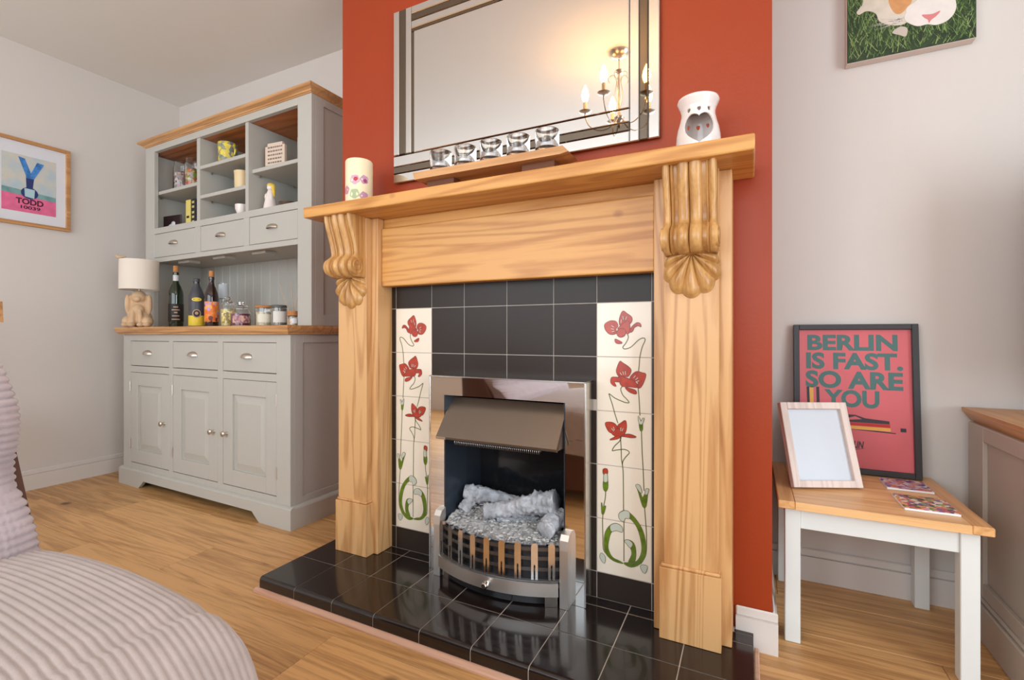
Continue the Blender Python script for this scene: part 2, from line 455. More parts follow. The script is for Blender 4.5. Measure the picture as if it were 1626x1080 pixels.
def corbel_mesh(xa, xb):
    """fluted scroll bracket: cross-section across x, profile down z"""
    prof = [(1.200, -0.172), (1.185, -0.171), (1.165, -0.166), (1.145, -0.159), (1.125, -0.152), (1.105, -0.146), (1.088, -0.142), (1.074, -0.140), (1.067, -0.142),
            (1.062, -0.150), (1.055, -0.158), (1.045, -0.165), (1.033, -0.168), (1.021, -0.166), (1.010, -0.160), (1.001, -0.150), (0.996, -0.138), (0.994, -0.124), (0.994, -0.112)]
    def flute(f):
        # depth of carving 0..1 (1 = full height)
        for a, b, k in ((0.0, 0.14, 'r'), (0.28, 0.5, 'c'), (0.5, 0.73, 'c'), (0.87, 1.0, 'r'), (0.15, 0.2, 'b'), (0.81, 0.86, 'b')):
            if a <= f <= b:
                t = (f - a) / (b - a) * 2 - 1
                h = math.sqrt(max(0, 1 - t * t))
                return {'c': 0.25 + 0.75 * h, 'r': 0.25 + 0.65 * h, 'b': 0.1 + 0.35 * h}[k]
        return 0.0
    n = 56; bm = bmesh.new(); rows = []
    for z, y in prof:
        r = []
        bul = 0.016 if z > 1.064 else 0.02
        for i in range(n + 1):
            f = i / n
            d = bul * (1 - flute(f))
            w = 1.0 + (0.04 if 1.0 < z < 1.06 else 0.0)
            x = (xa + xb) / 2 + (f - 0.5) * (xb - xa) * w
            r.append(bm.verts.new((x, min(y + d, -0.1), z)))
        rows.append(r)
    for A, B in zip(rows, rows[1:]):
        for i in range(n): bm.faces.new((A[i], A[i + 1], B[i + 1], B[i]))
    for side in (0, n):       # side walls back to the shaft
        back = [bm.verts.new((r[side].co.x, -0.094, r[side].co.z)) for r in rows]
        for i in range(len(rows) - 1): bm.faces.new((rows[i][side], rows[i + 1][side], back[i + 1], back[i]))
    return bm

def shell_mesh(xc, hw):
    """fan of seven lobes under the scroll"""
    bm = bmesh.new(); nt, nr = 84, 10; rows = []
    for i in range(nt + 1):
        th = -1.50 + 3.0 * i / nt
        R = 0.058 + 0.054 * math.cos(th) ** 1.5
        lob = abs(math.sin((th + 1.50) / 3.0 * PI * 7))
        sc = 0.93 + 0.07 * lob
        r = []
        for j in range(nr + 1):
            q = j / nr
            h = math.sin(min(1, q * 1.02) * PI * 0.5 + PI * 0.5 * 0) if False else math.sqrt(max(0, 1 - (2 * abs(q - 0.45)) ** 2.2)) if q < 0.45 else math.sqrt(max(0, 1 - ((q - 0.45) / 0.55) ** 2.6))
            x = xc + math.sin(th) * R * q * sc * (hw / 0.058) * 0.98
            z = 0.999 - math.cos(th) * R * q * sc
            y = -0.097 - 0.004 - (0.010 + 0.012 * lob) * h * (0.35 + 0.65 * min(1, q * 2.2))
            r.append(bm.verts.new((x, y if j < nr else -0.096, z)))
        rows.append(r)
    for A, B in zip(rows, rows[1:]):
        for j in range(nr): bm.faces.new((A[j], A[j + 1], B[j + 1], B[j]))
    return bm

for s in (-1, 1):
    lo = lambda a, b: (min(rx(a, s), rx(b, s)), max(rx(a, s), rx(b, s)))
    a, b = lo(0.172, 0.355); box('leg_board', sur, M_pinez, a, b, -0.0745, BY - .001, 0.0455, 1.1995, 0.002)
    a, b = lo(0.200, 0.328); box('shaft', sur, M_pinez, a, b, -0.0985, -0.074, 0.228, 1.1995, 0.002)
    a, b = lo(0.191, 0.333)
    pl = bmesh.new(); abox(pl, a, b, -0.1085, -0.074, 0.0455, 0.222, 0.001); abox(pl, a + .003, b - .003, -0.1055, -0.074, 0.222, 0.2305, 0.003)
    frombm('plinth_block', pl, M_pinez, sur)
    a, b = lo(0.206, 0.326)
    cb = frombm('corbel', corbel_mesh(a, b), M_carve, sur, True, 60)
    frombm('shell', shell_mesh((a + b) / 2, 0.060), M_carve, cb, True, 70)
    for xs, e in ((a, -1), (b, 1)):   # volute carved on each cheek
        pts = []
        for k in range(40):
            t = k / 39; an = -1.2 + t * 2 * PI * 1.6; r = 0.005 + 0.019 * (1 - t)
            pts.append((xs + e * 0.0035, -0.139 + r * math.cos(an), 1.030 + r * math.sin(an)))
        bmv = bmesh.new(); atube(bmv, pts, 0.0028, 6); frombm('volute', bmv, M_carve, cb, True)
        lathe_pts = [(xs + e * (-0.004), -0.139, 1.03)]
        bmd = bmesh.new()
        bmesh.ops.create_cone(bmd, cap_ends=True, segments=28, radius1=0.029, radius2=0.0275, depth=0.012, matrix=Matrix.Translation((xs - e * 0.003, -0.139, 1.03)) @ Matrix.Rotation(e * PI / 2, 4, 'Y'))
        frombm('scroll_end', bmd, M_carve, cb, True, 40)

# ================================================================= TILED INSERT
ins = thing('tiled_insert', 'black tiled fireplace insert with two columns of red flower tiles', 'tiled panel', (CX, 0.02, 0.045))
zt = 0.891; P_ = 0.154
boxes('backing', ins, M_groutd, [(-0.76, HX0 - .02, 0.0009, BY - .001, .0455, 1.0), (HX1 + .02, 0.19, 0.0009, BY - .001, .0455, 1.0), (HX0 - .02, HX1 + .02, 0.0009, BY - .001, 0.60, 1.0)])
def tile(mat, x0, x1, z0, z1, par=ins, nm='tile'):
    bm = bmesh.new(); g = 0.0011
    abox(bm, x0 + g, x1 - g, -0.0005, 0.0008, z0 + g, z1 - g, 0.0005)
    return frombm(nm, bm, mat, par)
colx = [-0.577, -0.447, -0.290, -0.133, 0.0]
dl, dr = (-0.7305, -0.577), (0.0, 0.1535)
for (x0, x1) in list(zip(colx, colx[1:])) + [(-0.76, dl[0]), dl, dr, (dr[1], 0.19)]:
    tile(M_blacktile, x0, x1, zt, zt + .104)
for x0, x1 in zip(colx, colx[1:]):
    tile(M_blacktile, x0, x1, zt - P_, zt); tile(M_blacktile, x0, x1, zt - 2 * P_ + .03, zt - P_)
for k in range(5):
    z1 = zt - k * P_
    for x0, x1 in ((-0.76, dl[0]), (dr[1], 0.19)): tile(M_blacktile, x0, x1, z1 - P_, z1)
    if k > 1:
        for x0, x1 in ((-0.577, -0.505), (-0.052, 0.0)): tile(M_blacktile, x0, x1, z1 - P_, z1)
for x0, x1 in ((-0.76, dl[0]), dl, (-0.577, -0.505), (-0.052, 0.0), dr, (dr[1], 0.19)): tile(M_blacktile, x0, x1, .0455, zt - 5 * P_)
MOT = {
'f1':[[(0.075,0.866),(0.086,0.859),(0.099,0.849),(0.1,0.838),(0.093,0.83),(0.083,0.837),(0.07,0.824),(0.065,0.834),(0.067,0.85)],[(0.025,0.831),(0.04,0.839),(0.055,0.837),(0.061,0.825),(0.055,0.816),(0.057,0.806),(0.05,0.801),(0.037,0.802),(0.027,0.812),(0.023,0.822)],[(0.06,0.816),(0.077,0.832),(0.09,0.838),(0.094,0.827),(0.094,0.807),(0.086,0.803),(0.083,0.811),(0.073,0.818)],[(0.063,0.814),(0.073,0.817),(0.083,0.811),(0.08,0.798),(0.07,0.793),(0.061,0.797),(0.058,0.807)],[(0.095,0.807),(0.099,0.82),(0.112,0.832),(0.122,0.831),(0.125,0.822),(0.117,0.825),(0.107,0.82),(0.102,0.81)],[(0.053,0.787),(0.062,0.784),(0.073,0.777),(0.063,0.775),(0.055,0.778)]],
'f2':[[(0.067,0.725),(0.074,0.721),(0.09,0.711),(0.098,0.7),(0.09,0.684),(0.077,0.684),(0.064,0.683),(0.057,0.696),(0.06,0.71)],[(0.138,0.691),(0.132,0.669),(0.123,0.654),(0.114,0.655),(0.117,0.669),(0.095,0.677),(0.104,0.692),(0.115,0.698),(0.128,0.695)],[(0.064,0.683),(0.086,0.679),(0.109,0.669),(0.116,0.655),(0.096,0.655),(0.073,0.656),(0.065,0.67)],[(0.067,0.678),(0.053,0.68),(0.043,0.678),(0.041,0.665),(0.048,0.657),(0.056,0.655),(0.051,0.667),(0.067,0.668)],[(0.082,0.652),(0.096,0.65),(0.109,0.646),(0.113,0.639),(0.108,0.636),(0.093,0.641)]],
'f3':[[(0.025,0.548),(0.04,0.552),(0.053,0.548),(0.06,0.537),(0.057,0.525),(0.043,0.522),(0.033,0.528)],[(0.082,0.56),(0.085,0.546),(0.082,0.528),(0.073,0.522),(0.064,0.533),(0.061,0.544),(0.071,0.553)],[(0.043,0.524),(0.059,0.535),(0.077,0.529),(0.08,0.523),(0.07,0.515),(0.052,0.515)],[(0.057,0.514),(0.068,0.513),(0.057,0.506),(0.038,0.502),(0.047,0.508)],[(0.071,0.516),(0.091,0.523),(0.112,0.517),(0.098,0.514),(0.082,0.515)]],
'leaf':[[(0.075,0.159),(0.047,0.162),(0.026,0.179),(0.022,0.21),(0.026,0.239),(0.04,0.26),(0.057,0.268),(0.072,0.261),(0.073,0.247),(0.057,0.249),(0.043,0.242),(0.036,0.222),(0.033,0.194),(0.045,0.171),(0.066,0.164)],[(0.077,0.161),(0.098,0.154),(0.123,0.169),(0.136,0.196),(0.136,0.237),(0.125,0.27),(0.102,0.298),(0.08,0.308),(0.065,0.297),(0.066,0.283),(0.077,0.278),(0.082,0.288),(0.096,0.288),(0.114,0.268),(0.125,0.234),(0.127,0.203),(0.116,0.176),(0.098,0.166)],[(0.096,0.163),(0.108,0.172),(0.111,0.2),(0.105,0.222),(0.091,0.228),(0.08,0.224),(0.087,0.216),(0.097,0.206),(0.1,0.189),(0.091,0.167)]],
'tip':[[(0.014,0.176),(0.01,0.163),(0.022,0.149),(0.025,0.167)],[(0.125,0.165),(0.127,0.152),(0.136,0.146),(0.142,0.166)],[(0.057,0.268),(0.072,0.261),(0.073,0.247),(0.057,0.249),(0.043,0.244),(0.04,0.259)],[(0.08,0.308),(0.065,0.297),(0.066,0.283),(0.077,0.278),(0.082,0.288),(0.093,0.289),(0.093,0.305)],[(0.08,0.224),(0.091,0.228),(0.102,0.22),(0.096,0.208),(0.087,0.216)],[(0.118,0.576),(0.125,0.561),(0.13,0.57),(0.133,0.569),(0.128,0.554),(0.12,0.556)],[(0.111,0.382),(0.12,0.386),(0.127,0.37),(0.124,0.365)],[(0.138,0.376),(0.146,0.378),(0.143,0.365),(0.137,0.362)],[(0.022,0.401),(0.03,0.404),(0.031,0.384),(0.022,0.382)]],
'bud':[[(0.12,0.56),(0.128,0.561),(0.129,0.539),(0.123,0.536)],[(0.118,0.366),(0.114,0.377),(0.121,0.369),(0.129,0.352),(0.139,0.369),(0.143,0.372),(0.139,0.331),(0.13,0.328)],[(0.02,0.382),(0.031,0.388),(0.032,0.365),(0.026,0.354),(0.02,0.361)],[(0.014,0.321),(0.018,0.307),(0.026,0.313),(0.02,0.289),(0.015,0.291)]],
'redtip':[[(0.019,0.416),(0.03,0.418),(0.031,0.405),(0.02,0.402)]]}
STM = [[(0.088,0.803),(0.09,0.791),(0.083,0.776),(0.075,0.765),(0.081,0.76),(0.098,0.766),(0.118,0.785),(0.131,0.791),(0.136,0.785),(0.128,0.765),(0.122,0.738),(0.12,0.714),(0.118,0.698)],
[(0.117,0.653),(0.119,0.633),(0.121,0.601),(0.122,0.577)],[(0.126,0.541),(0.128,0.478),(0.131,0.424),(0.133,0.371)],[(0.134,0.33),(0.138,0.282),(0.14,0.237),(0.138,0.197),(0.125,0.169)],
[(0.075,0.657),(0.069,0.647),(0.075,0.631),(0.086,0.62),(0.092,0.611),(0.08,0.611),(0.053,0.621),(0.037,0.632),(0.037,0.627),(0.045,0.603),(0.053,0.575),(0.061,0.551)],
[(0.071,0.515),(0.066,0.501),(0.052,0.486),(0.045,0.472),(0.057,0.475),(0.08,0.479),(0.093,0.472),(0.082,0.457),(0.074,0.44),(0.076,0.408),(0.077,0.299)],
[(0.068,0.513),(0.07,0.485),(0.071,0.453),(0.074,0.435)],[(0.078,0.28),(0.078,0.235),(0.078,0.166)],[(0.026,0.354),(0.025,0.336),(0.02,0.308),(0.017,0.27),(0.018,0.224),(0.02,0.187),(0.033,0.173)]]
def ribbon(bm, pts, w, y, closed=False):
    n = len(pts); A = []
    for i, p in enumerate(pts):
        q0 = pts[(i - 1) % n] if closed else pts[max(0, i - 1)]; q1 = pts[(i + 1) % n] if closed else pts[min(n - 1, i + 1)]
        t = (Vector(q1) - Vector(q0)); t = t.normalized() if t.length else Vector((1, 0)); nn = Vector((-t.y, t.x)) * w / 2
        A.append((bm.verts.new((p[0] + nn.x, y, p[1] + nn.y)), bm.verts.new((p[0] - nn.x, y, p[1] - nn.y))))
    for i in range(n if closed else n - 1):
        a, b = A[i], A[(i + 1) % n]
        bm.faces.new((a[0], b[0], b[1], a[1]))
def row_of(z): return max(0, min(4, int((zt - z) / P_)))
for side in (1, -1):
    f = (lambda p: (p[0], p[1])) if side > 0 else (lambda p: (2 * CX - p[0] , p[1]))
    dd = dr if side > 0 else dl
    dt = [tile(M_cream, dd[0], dd[1], zt - (k + 1) * P_, zt - k * P_, ins, 'decorative_tile') for k in range(5)]
    mm = {'petal': (M_petal, M_petald), 'leaf': (M_leaf, M_stem), 'bud': (M_leaf, M_stem), 'leaf_tip': (M_tip, M_stem)}
    for key, polys in MOT.items():
        for poly in polys:
            pts = [f(p) for p in poly]
            sp = closed_spline(pts, 3); n = len(sp)
            zc = sum(p[1] for p in pts) / len(pts); row = row_of(zc)
            nm = {'f1': 'petal', 'f2': 'petal', 'f3': 'petal', 'leaf': 'leaf', 'bud': 'bud', 'tip': 'leaf_tip', 'redtip': 'petal'}[key]
            kk = polys.index(poly); y = (-0.0018 if key == 'tip' else -0.0011) - kk * 0.00008
            ar = sum(sp[i].x * sp[(i + 1) % n].y - sp[(i + 1) % n].x * sp[i].y for i in range(n))
            if ar < 0: sp = sp[::-1]
            V = [(p.x, y, p.y) for p in sp]
            T3 = tessellate_polygon([[Vector((p.x, p.y, 0)) for p in sp]])
            F = []
            for t in T3:
                q = [Vector((sp[i].x, sp[i].y)) for i in t]
                F.append(tuple(t) if (q[1] - q[0]).cross(q[2] - q[0]) > 0 else tuple(reversed(t)))
            nf = len(F)
            for i in range(n):       # raised outline joined to the fill
                t = sp[(i + 1) % n] - sp[i - 1]; t = t.normalized() if t.length else Vector((1, 0))
                V.append((sp[i].x + t.y * .0014, y, sp[i].y - t.x * .0014))
            for i in range(n): F.append((i, i + n, (i + 1) % n + n, (i + 1) % n))
            me = D.meshes.new(nm); me.from_pydata(V, [], F); me.materials.append(mm[nm][0]); me.materials.append(mm[nm][1])
            for i, pg in enumerate(me.polygons): pg.material_index = 0 if i < nf else 1
            finish(nm, me, None, dt[row])
    for (ax, az, bx, bz) in ((.077,.842,.075,.852),(.083,.842,.086,.851),(.07,.833,.071,.843),(.05,.815,.042,.817),(.05,.821,.043,.826),(.051,.81,.044,.808),(.078,.688,.075,.697),(.083,.688,.082,.698),(.072,.687,.067,.694),(.105,.68,.11,.687),(.11,.675,.117,.681),(.112,.67,.12,.673),(.05,.528,.043,.535),(.052,.531,.048,.54),(.073,.53,.076,.538),(.069,.53,.07,.54)):
        bmm = bmesh.new(); ribbon(bmm, [f((ax, az)), f((bx, bz))], 0.0018, -0.0022); frombm('stamen', bmm, M_tip, dt[row_of(az)])
    for st in STM:
        sp = [(p.x, p.y) for p in catmull([f(p) for p in st], 6)]
        cur = [sp[0]]; rw = row_of(sp[0][1])
        def put(c, r_):
            if len(c) > 1:
                bmm = bmesh.new(); ribbon(bmm, c, 0.0026, -0.0010); frombm('stem', bmm, M_stem, dt[r_])
        for p in sp[1:]:
            r2 = row_of(p[1]); cur.append(p)
            if r2 != rw: put(cur, rw); cur = [p]; rw = r2
        put(cur, rw)

# ================================================================= HEARTH
he = thing('hearth', 'raised hearth of glossy black tiles with pinkish wooden beading', 'hearth', (CX, -0.17, 0.0))
X0, TP = -0.977, 0.15333
hb_ = [(BY - .001, 0.0), (-0.3502, 0.0), (-0.3502, 0.0335)] + [(-0.340 - 0.0102 * math.cos(a * PI / 12), 0.0335 + 0.0102 * math.sin(a * PI / 12)) for a in range(1, 7)] + [(BY - .001, 0.0437)]
prism('base', he, M_grout, hb_, lambda a, b, t: (t, a, b), X0 + .003, 0.4)
bm = bmesh.new()      # bullnose front tile, length along x
g = 0.0013; pr = [(-0.194 - g, 0.0345), (-0.194 - g, 0.045)]
for k in range(9):
    a = PI / 2 * k / 8; pr.append((-0.340 - 0.0115 * math.sin(a), 0.0335 + 0.0115 * math.cos(a)))
pr += [(-0.3515, 0.001), (-0.3440, 0.001), (-0.3440, 0.0345)]
V0 = [bm.verts.new((g, y, z)) for y, z in pr]; V1 = [bm.verts.new((TP - g, y, z)) for y, z in pr]
for i in range(len(pr)): bm.faces.new((V0[i], V0[(i + 1) % len(pr)], V1[(i + 1) % len(pr)], V1[i]))
bm.faces.new(V0[::-1]); bm.faces.new(V1)
bmesh.ops.triangulate(bm, faces=[q for q in bm.faces if len(q.verts) > 4])
t0 = frombm('bullnose_tile', bm, M_hearthtile, he, True, 30)
for k in range(9):
    o = t0 if k == 0 else dupmesh(t0)
    o.location = (X0 + k * TP, 0, 0)
for (ya, yb) in ((-0.194, -0.040), (-0.040, 0.0025)):
    bm = bmesh.new(); abox(bm, g, TP - g, ya + g, yb - g, 0.035, 0.045, 0.0007); t1 = frombm('tile', bm, M_hearthtile, he)
    for k in range(9):
        o = t1 if k == 0 else dupmesh(t1)
        o.location = (X0 + k * TP, 0, 0)
for (x0, x1) in ((X0, -0.93), (0.357, 0.403)):    # ends of the slab beside the surround
    bm = bmesh.new(); abox(bm, x0 + g, x1 - g, 0.0035, BY - .015, 0.035, 0.045, 0.0007); frombm('tile', bm, M_hearthtile, he)
bd = bmesh.new()
for a, b in (((X0 - .012, 0.415), None),):
    pr = [(-0.352, 0.0), (-0.366, 0.0), (-0.366, 0.004), (-0.362, 0.0075), (-0.356, 0.012), (-0.352, 0.0125)]
    V0 = [bd.verts.new((a[0], y, z)) for y, z in pr]; V1 = [bd.verts.new((a[1], y, z)) for y, z in pr]
    for i in range(len(pr)): bd.faces.new((V0[i], V0[(i + 1) % len(pr)], V1[(i + 1) % len(pr)], V1[i]))
    bd.faces.new(V0[::-1]); bd.faces.new(V1)
frombm('beading', bd, M_pinkwood, he)
box('beading', he, M_pinkwood, 0.4035, 0.415, -0.352, 0.012, 0, 0.0125, 0.003)
box('beading', he, M_pinkwood, X0 - .012, X0 - .0005, -0.352, 0.02, 0, 0.0125, 0.003)

# ================================================================= ELECTRIC FIRE
fi = thing('electric_fire', 'polished chrome electric fire with sloping hood and bowed fret', 'fire', (-0.275, -0.04, 0.0455))
Fx0, Fx1, Fz0, Fz1, FY = -0.536, -0.013, 0.0457, 0.666, -0.067
ix0, ix1, iz1 = -0.480, -0.072, 0.608
def mitre(name, pts, y0, y1, mat):
    prism(name, fi, mat, pts, lambda a, b, t: (a, t, b), y0, y1)
mitre('frame_side', [(Fx0, Fz0), (ix0, Fz0), (ix0, iz1), (Fx0, Fz1)], FY, -0.001, M_chrome)
mitre('frame_side', [(Fx1, Fz0), (ix1, Fz0), (ix1, iz1), (Fx1, Fz1)], FY, -0.001, M_chrome)
mitre('frame_top', [(Fx0, Fz1), (Fx1, Fz1), (ix1, iz1), (ix0, iz1)], FY, -0.001, M_chrome)
for nm, b in (('edge_strip', (Fx0 - .002, Fx0 + .003, FY - .002, -0.001, Fz0, Fz1 + .002)), ('edge_strip', (Fx1 - .003, Fx1 + .002, FY - .002, -0.001, Fz0, Fz1 + .002)), ('edge_strip', (Fx0 - .002, Fx1 + .002, FY - .002, -0.001, Fz1 - .001, Fz1 + .003))):
    box(nm, fi, M_steel, *b, 0.0008)
# firebox
box('firebox_back', fi, M_black, ix0 + .001, ix1 - .001, 0.115, 0.119, 0.05, 0.612, 0)
prism('firebox_side', fi, M_fbside, [(ix0 + .001, -0.066), (ix0 + .004, -0.066), (ix0 + .03, 0.02), (ix0 + .03, 0.114), (ix0 + .001, 0.114)], lambda a, b, t: (a, b, t), 0.05, 0.612)
prism('firebox_side', fi, M_fbside, [(ix1 - .001, -0.066), (ix1 - .004, -0.066), (ix1 - .03, 0.02), (ix1 - .03, 0.114), (ix1 - .001, 0.114)], lambda a, b, t: (a, b, t), 0.05, 0.612)
box('firebox_top', fi, M_black, ix0 + .001, ix1 - .001, -0.064, 0.114, 0.613, 0.617, 0)
# hood
hb, ht = 0.481, 0.598
prism('hood', fi, M_canopy, [(-0.030, ht), (-0.026, ht), (-0.112, hb - .004), (-0.120, hb), (-0.121, hb + .006)], lambda a, b, t: (t, a, b), -0.474, -0.078)
for xx in (-0.474, -0.0815): prism('hood_cheek', fi, M_canopy, [(-0.030, ht - .006), (-0.114, hb), (-0.04, hb - .004), (-0.020, hb + .03)], lambda a, b, t: (t, a, b), xx, xx + .0035)
box('hood_lip', fi, M_steel, -0.474, -0.440, -0.1222, -0.1195, hb - .001, hb + .006, 0.0004)
box('lamp_tray', fi, M_black, -0.468, -0.084, -0.105, -0.03, hb - .004, hb - .0015, 0)
bm = bmesh.new()
for k in range(46):
    x = -0.415 + k * 0.0062
    atube(bm, [(x, -0.1 + 0.007 * math.cos(a * PI / 4), hb - .011 + 0.007 * math.sin(a * PI / 4)) for a in range(9)], 0.0010, 4, False)
frombm('heater_coil', bm, M_steel, fi, True)
# side posts
for x0, x1 in ((-0.497, -0.474), (-0.076, -0.052)):
    pts = [(-0.067, .0457), (-0.100, .0457), (-0.101, .205), (-0.098, .232), (-0.088, .246), (-0.067, .252)]
    prism('side_post', fi, M_brushed, pts, lambda a, b, t: (t, a, b), x0, x1)
# bowed front: arc through the posts
bxc = (-0.474 + -0.076) / 2; half = 0.199; sag = 0.052; y_e = -0.097
Rb = (half * half + sag * sag) / (2 * sag); yc = y_e - sag + Rb
def bow(f, off=0.0):
    """f -1..1 across the bow; off outward"""
    a = math.asin(half / Rb) * f
    return (bxc + (Rb + off) * math.sin(a), yc - (Rb + off) * math.cos(a), a)
def bowstrip(name, mat, f0, f1, z0, z1, o0, o1, n=28, par=fi):
    bm = bmesh.new(); rows = []
    for i in range(n + 1):
        f = f0 + (f1 - f0) * i / n
        x0, y0, _ = bow(f, o0); x1, y1, _ = bow(f, o1)
        rows.append([bm.verts.new(c) for c in ((x0, y0, z0), (x1, y1, z0), (x1, y1, z1), (x0, y0, z1))])
    for A, B in zip(rows, rows[1:]):
        for k in range(4): bm.faces.new((A[k], B[k], B[(k + 1) % 4], A[(k + 1) % 4]))
    bm.faces.new(rows[0]); bm.faces.new(rows[-1][::-1])
    return frombm(name, bm, mat, par, True, 30)
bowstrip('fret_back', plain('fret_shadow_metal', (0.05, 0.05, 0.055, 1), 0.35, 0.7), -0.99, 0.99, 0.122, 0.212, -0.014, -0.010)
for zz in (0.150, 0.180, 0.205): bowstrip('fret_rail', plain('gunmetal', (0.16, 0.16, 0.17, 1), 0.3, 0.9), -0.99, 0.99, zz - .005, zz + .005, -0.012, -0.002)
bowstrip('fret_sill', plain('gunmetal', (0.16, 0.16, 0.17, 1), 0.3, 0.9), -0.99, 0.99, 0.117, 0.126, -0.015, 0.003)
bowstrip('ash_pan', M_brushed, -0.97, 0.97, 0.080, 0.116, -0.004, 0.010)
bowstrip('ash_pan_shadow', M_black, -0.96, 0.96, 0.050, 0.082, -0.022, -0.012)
for e in (-1, 1): bowstrip('foot', M_steel, 0.80 * e, 0.97 * e, 0.0457, 0.079, -0.012, -0.004, 4)
for k in range(9):
    f = -0.885 + 0.2213 * k
    x, y, a = bow(f, 0.003)
    bm = bmesh.new()
    # inverted fork: solid head, two prongs
    w = 0.0092
    out = [(-w, 0.126), (-w, 0.218), (-w * .6, 0.226), (w * .6, 0.226), (w, 0.218), (w, 0.126), (w * .25, 0.126), (w * .25, 0.164), (0, 0.169), (-w * .25, 0.164), (-w * .25, 0.126)]
    A = [bm.verts.new((p[0], -0.006, p[1])) for p in out]; B = [bm.verts.new((p[0], 0.004, p[1])) for p in out]
    caps(bm, A, B, out)
    for i in range(len(out)): bm.faces.new((A[i], B[i], B[(i + 1) % len(out)], A[(i + 1) % len(out)]))
    bmesh.ops.transform(bm, matrix=Matrix.Translation((x, y, 0)) @ Matrix.Rotation(a, 4, 'Z'), verts=bm.verts)
    frombm('fret_bar', bm, plain('satin_chrome', (0.84, 0.82, 0.80, 1), 0.14, 1.0), fi)
x, y, a = bow(0.02, 0.010)
kb = bmesh.new()
atube(kb, [(x, y, .099), (x, y - .008, .099), (x, y - .0085, .099), (x, y - .02, .099), (x, y - .023, .099)], [0.005, 0.005, 0.0095, 0.0095, 0.007], 16)
frombm('ash_pan_knob', kb, M_chrome, fi, True, 40)
# ember bed
bm = bmesh.new(); nx, ny = 70, 26; G = []
for i in range(nx + 1):
    r = []
    for j in range(ny + 1):
        f = -1 + 2 * i / nx
        xx, yy, _ = bow(f, -0.012)
        t = j / ny; y2 = yy + (0.10 - yy) * t; x2 = max(ix0 + .006, min(ix1 - .006, xx))
        if t > .35: x2 = max(ix0 + .031, min(ix1 - .031, x2))
        z = 0.208 + 0.03 * min(1, t * 1.8) + 0.012 * mnoise.noise(Vector((x2 * 60, y2 * 60, 1))) + 0.007 * mnoise.noise(Vector((x2 * 190, y2 * 190, 5)))
        r.append(bm.verts.new((x2, y2, z)))
    G.append(r)
for i in range(nx):
    for j in range(ny): bm.faces.new((G[i][j], G[i + 1][j], G[i + 1][j + 1], G[i][j + 1]))
eb = frombm('ash_bed', bm, M_ash, fi, False); eb['kind'] = 'stuff'
# flakes of ash on the bed
bm = bmesh.new()
for k in range(900):
    f = random.uniform(-.93, .93); xx, yy, _ = bow(f, -0.016); t = random.random() ** 1.6 * .75
    px, py = xx, yy + (0.09 - yy) * t; pz = 0.216 + 0.03 * min(1, t * 1.8) + random.uniform(-.004, .008)
    px = max(ix0 + .036, min(ix1 - .036, px)) if t > .3 else max(ix0 + .012, min(ix1 - .012, px))
    m = Matrix.Translation((px, py, pz)) @ Matrix.Rotation(random.uniform(0, 6.3), 4, 'Z') @ Matrix.Rotation(random.uniform(-.9, .9), 4, 'X')
    s1, s2 = random.uniform(.003, .007), random.uniform(.0012, .0025)
    vs = [bm.verts.new(m @ Vector(c)) for c in ((-s1, -s2, 0), (s1, -s2, .001), (s1, s2, 0), (-s1, s2, .001))]
    bm.faces.new(vs)
fk = frombm('ash_flakes', bm, plain('pale_ash_flake', lin(205, 205, 204), 0.9), fi); fk['kind'] = 'stuff'

def log(name, label, pts, rad, seed, ridge=0.0):
    P = catmull([Vector(p) for p in pts], 18); n = len(P); rr = []
    bm = bmesh.new(); seg = 44; rings = []
    rs = [Vector((r, 0, 0)) for r in rad]; RR = [v.x for v in catmull(rs, max(1, (n - 1) // (len(rad) - 1)))]
    while len(RR) < n: RR.append(RR[-1])
    for i, p in enumerate(P):
        t = (P[min(n - 1, i + 1)] - P[max(0, i - 1)]).normalized()
        u = Vector((0, 0, 1)); u = (u - t * u.dot(t)).normalized(); b = t.cross(u); ring = []
        for k in range(seg):
            d = u * math.cos(2 * PI * k / seg) + b * math.sin(2 * PI * k / seg)
            q = p + d * RR[i]
            e = 1.08 + 0.30 * mnoise.noise(q * 42 + Vector((seed, 0, 0))) + 0.22 * mnoise.noise(q * 110 + Vector((seed, 3, 0))) + 0.12 * mnoise.noise(q * 300 + Vector((seed, 5, 0))) + ridge * math.sin(i * 1.7)
            ring.append(bm.verts.new(p + d * RR[i] * e))
        rings.append(ring)
    for A, B in zip(rings, rings[1:]):
        for k in range(seg): bm.faces.new((A[k], A[(k + 1) % seg], B[(k + 1) % seg], B[k]))
    for R_, pc in ((rings[0], P[0]), (rings[-1], P[-1])):
        c = bm.verts.new(pc)
        for k in range(seg): bm.faces.new((R_[k], R_[(k + 1) % seg], c))
    return tag(frombm(name, bm, M_log, None, True, 60), label, 'log', 'ceramic logs in the electric fire')
log('ceramic_log', 'largest ashen log, ridged, lying across the fire towards the right', [(-0.335, -0.062, 0.255), (-0.27, -0.035, 0.268), (-0.19, -0.02, 0.288), (-0.118, -0.012, 0.303)], [0.021, 0.023, 0.029, 0.033], 3, 0.05)
log('ceramic_log', 'forked ashen log at the left of the fire, behind the large one', [(-0.440, -0.012, 0.288), (-0.40, 0.005, 0.282), (-0.345, 0.02, 0.277), (-0.27, 0.03, 0.272)], [0.019, 0.026, 0.018, 0.013], 11)
log('ceramic_log', 'stubby ashen log end at the right, facing the room', [(-0.128, -0.082, 0.245), (-0.118, -0.04, 0.256), (-0.105, 0.0, 0.262)], [0.022, 0.026, 0.024], 17)
log('ceramic_log', 'small ashen stub standing at the far left of the ash bed', [(-0.432, -0.035, 0.236), (-0.420, -0.01, 0.258), (-0.412, 0.012, 0.285)], [0.017, 0.02, 0.015], 23)
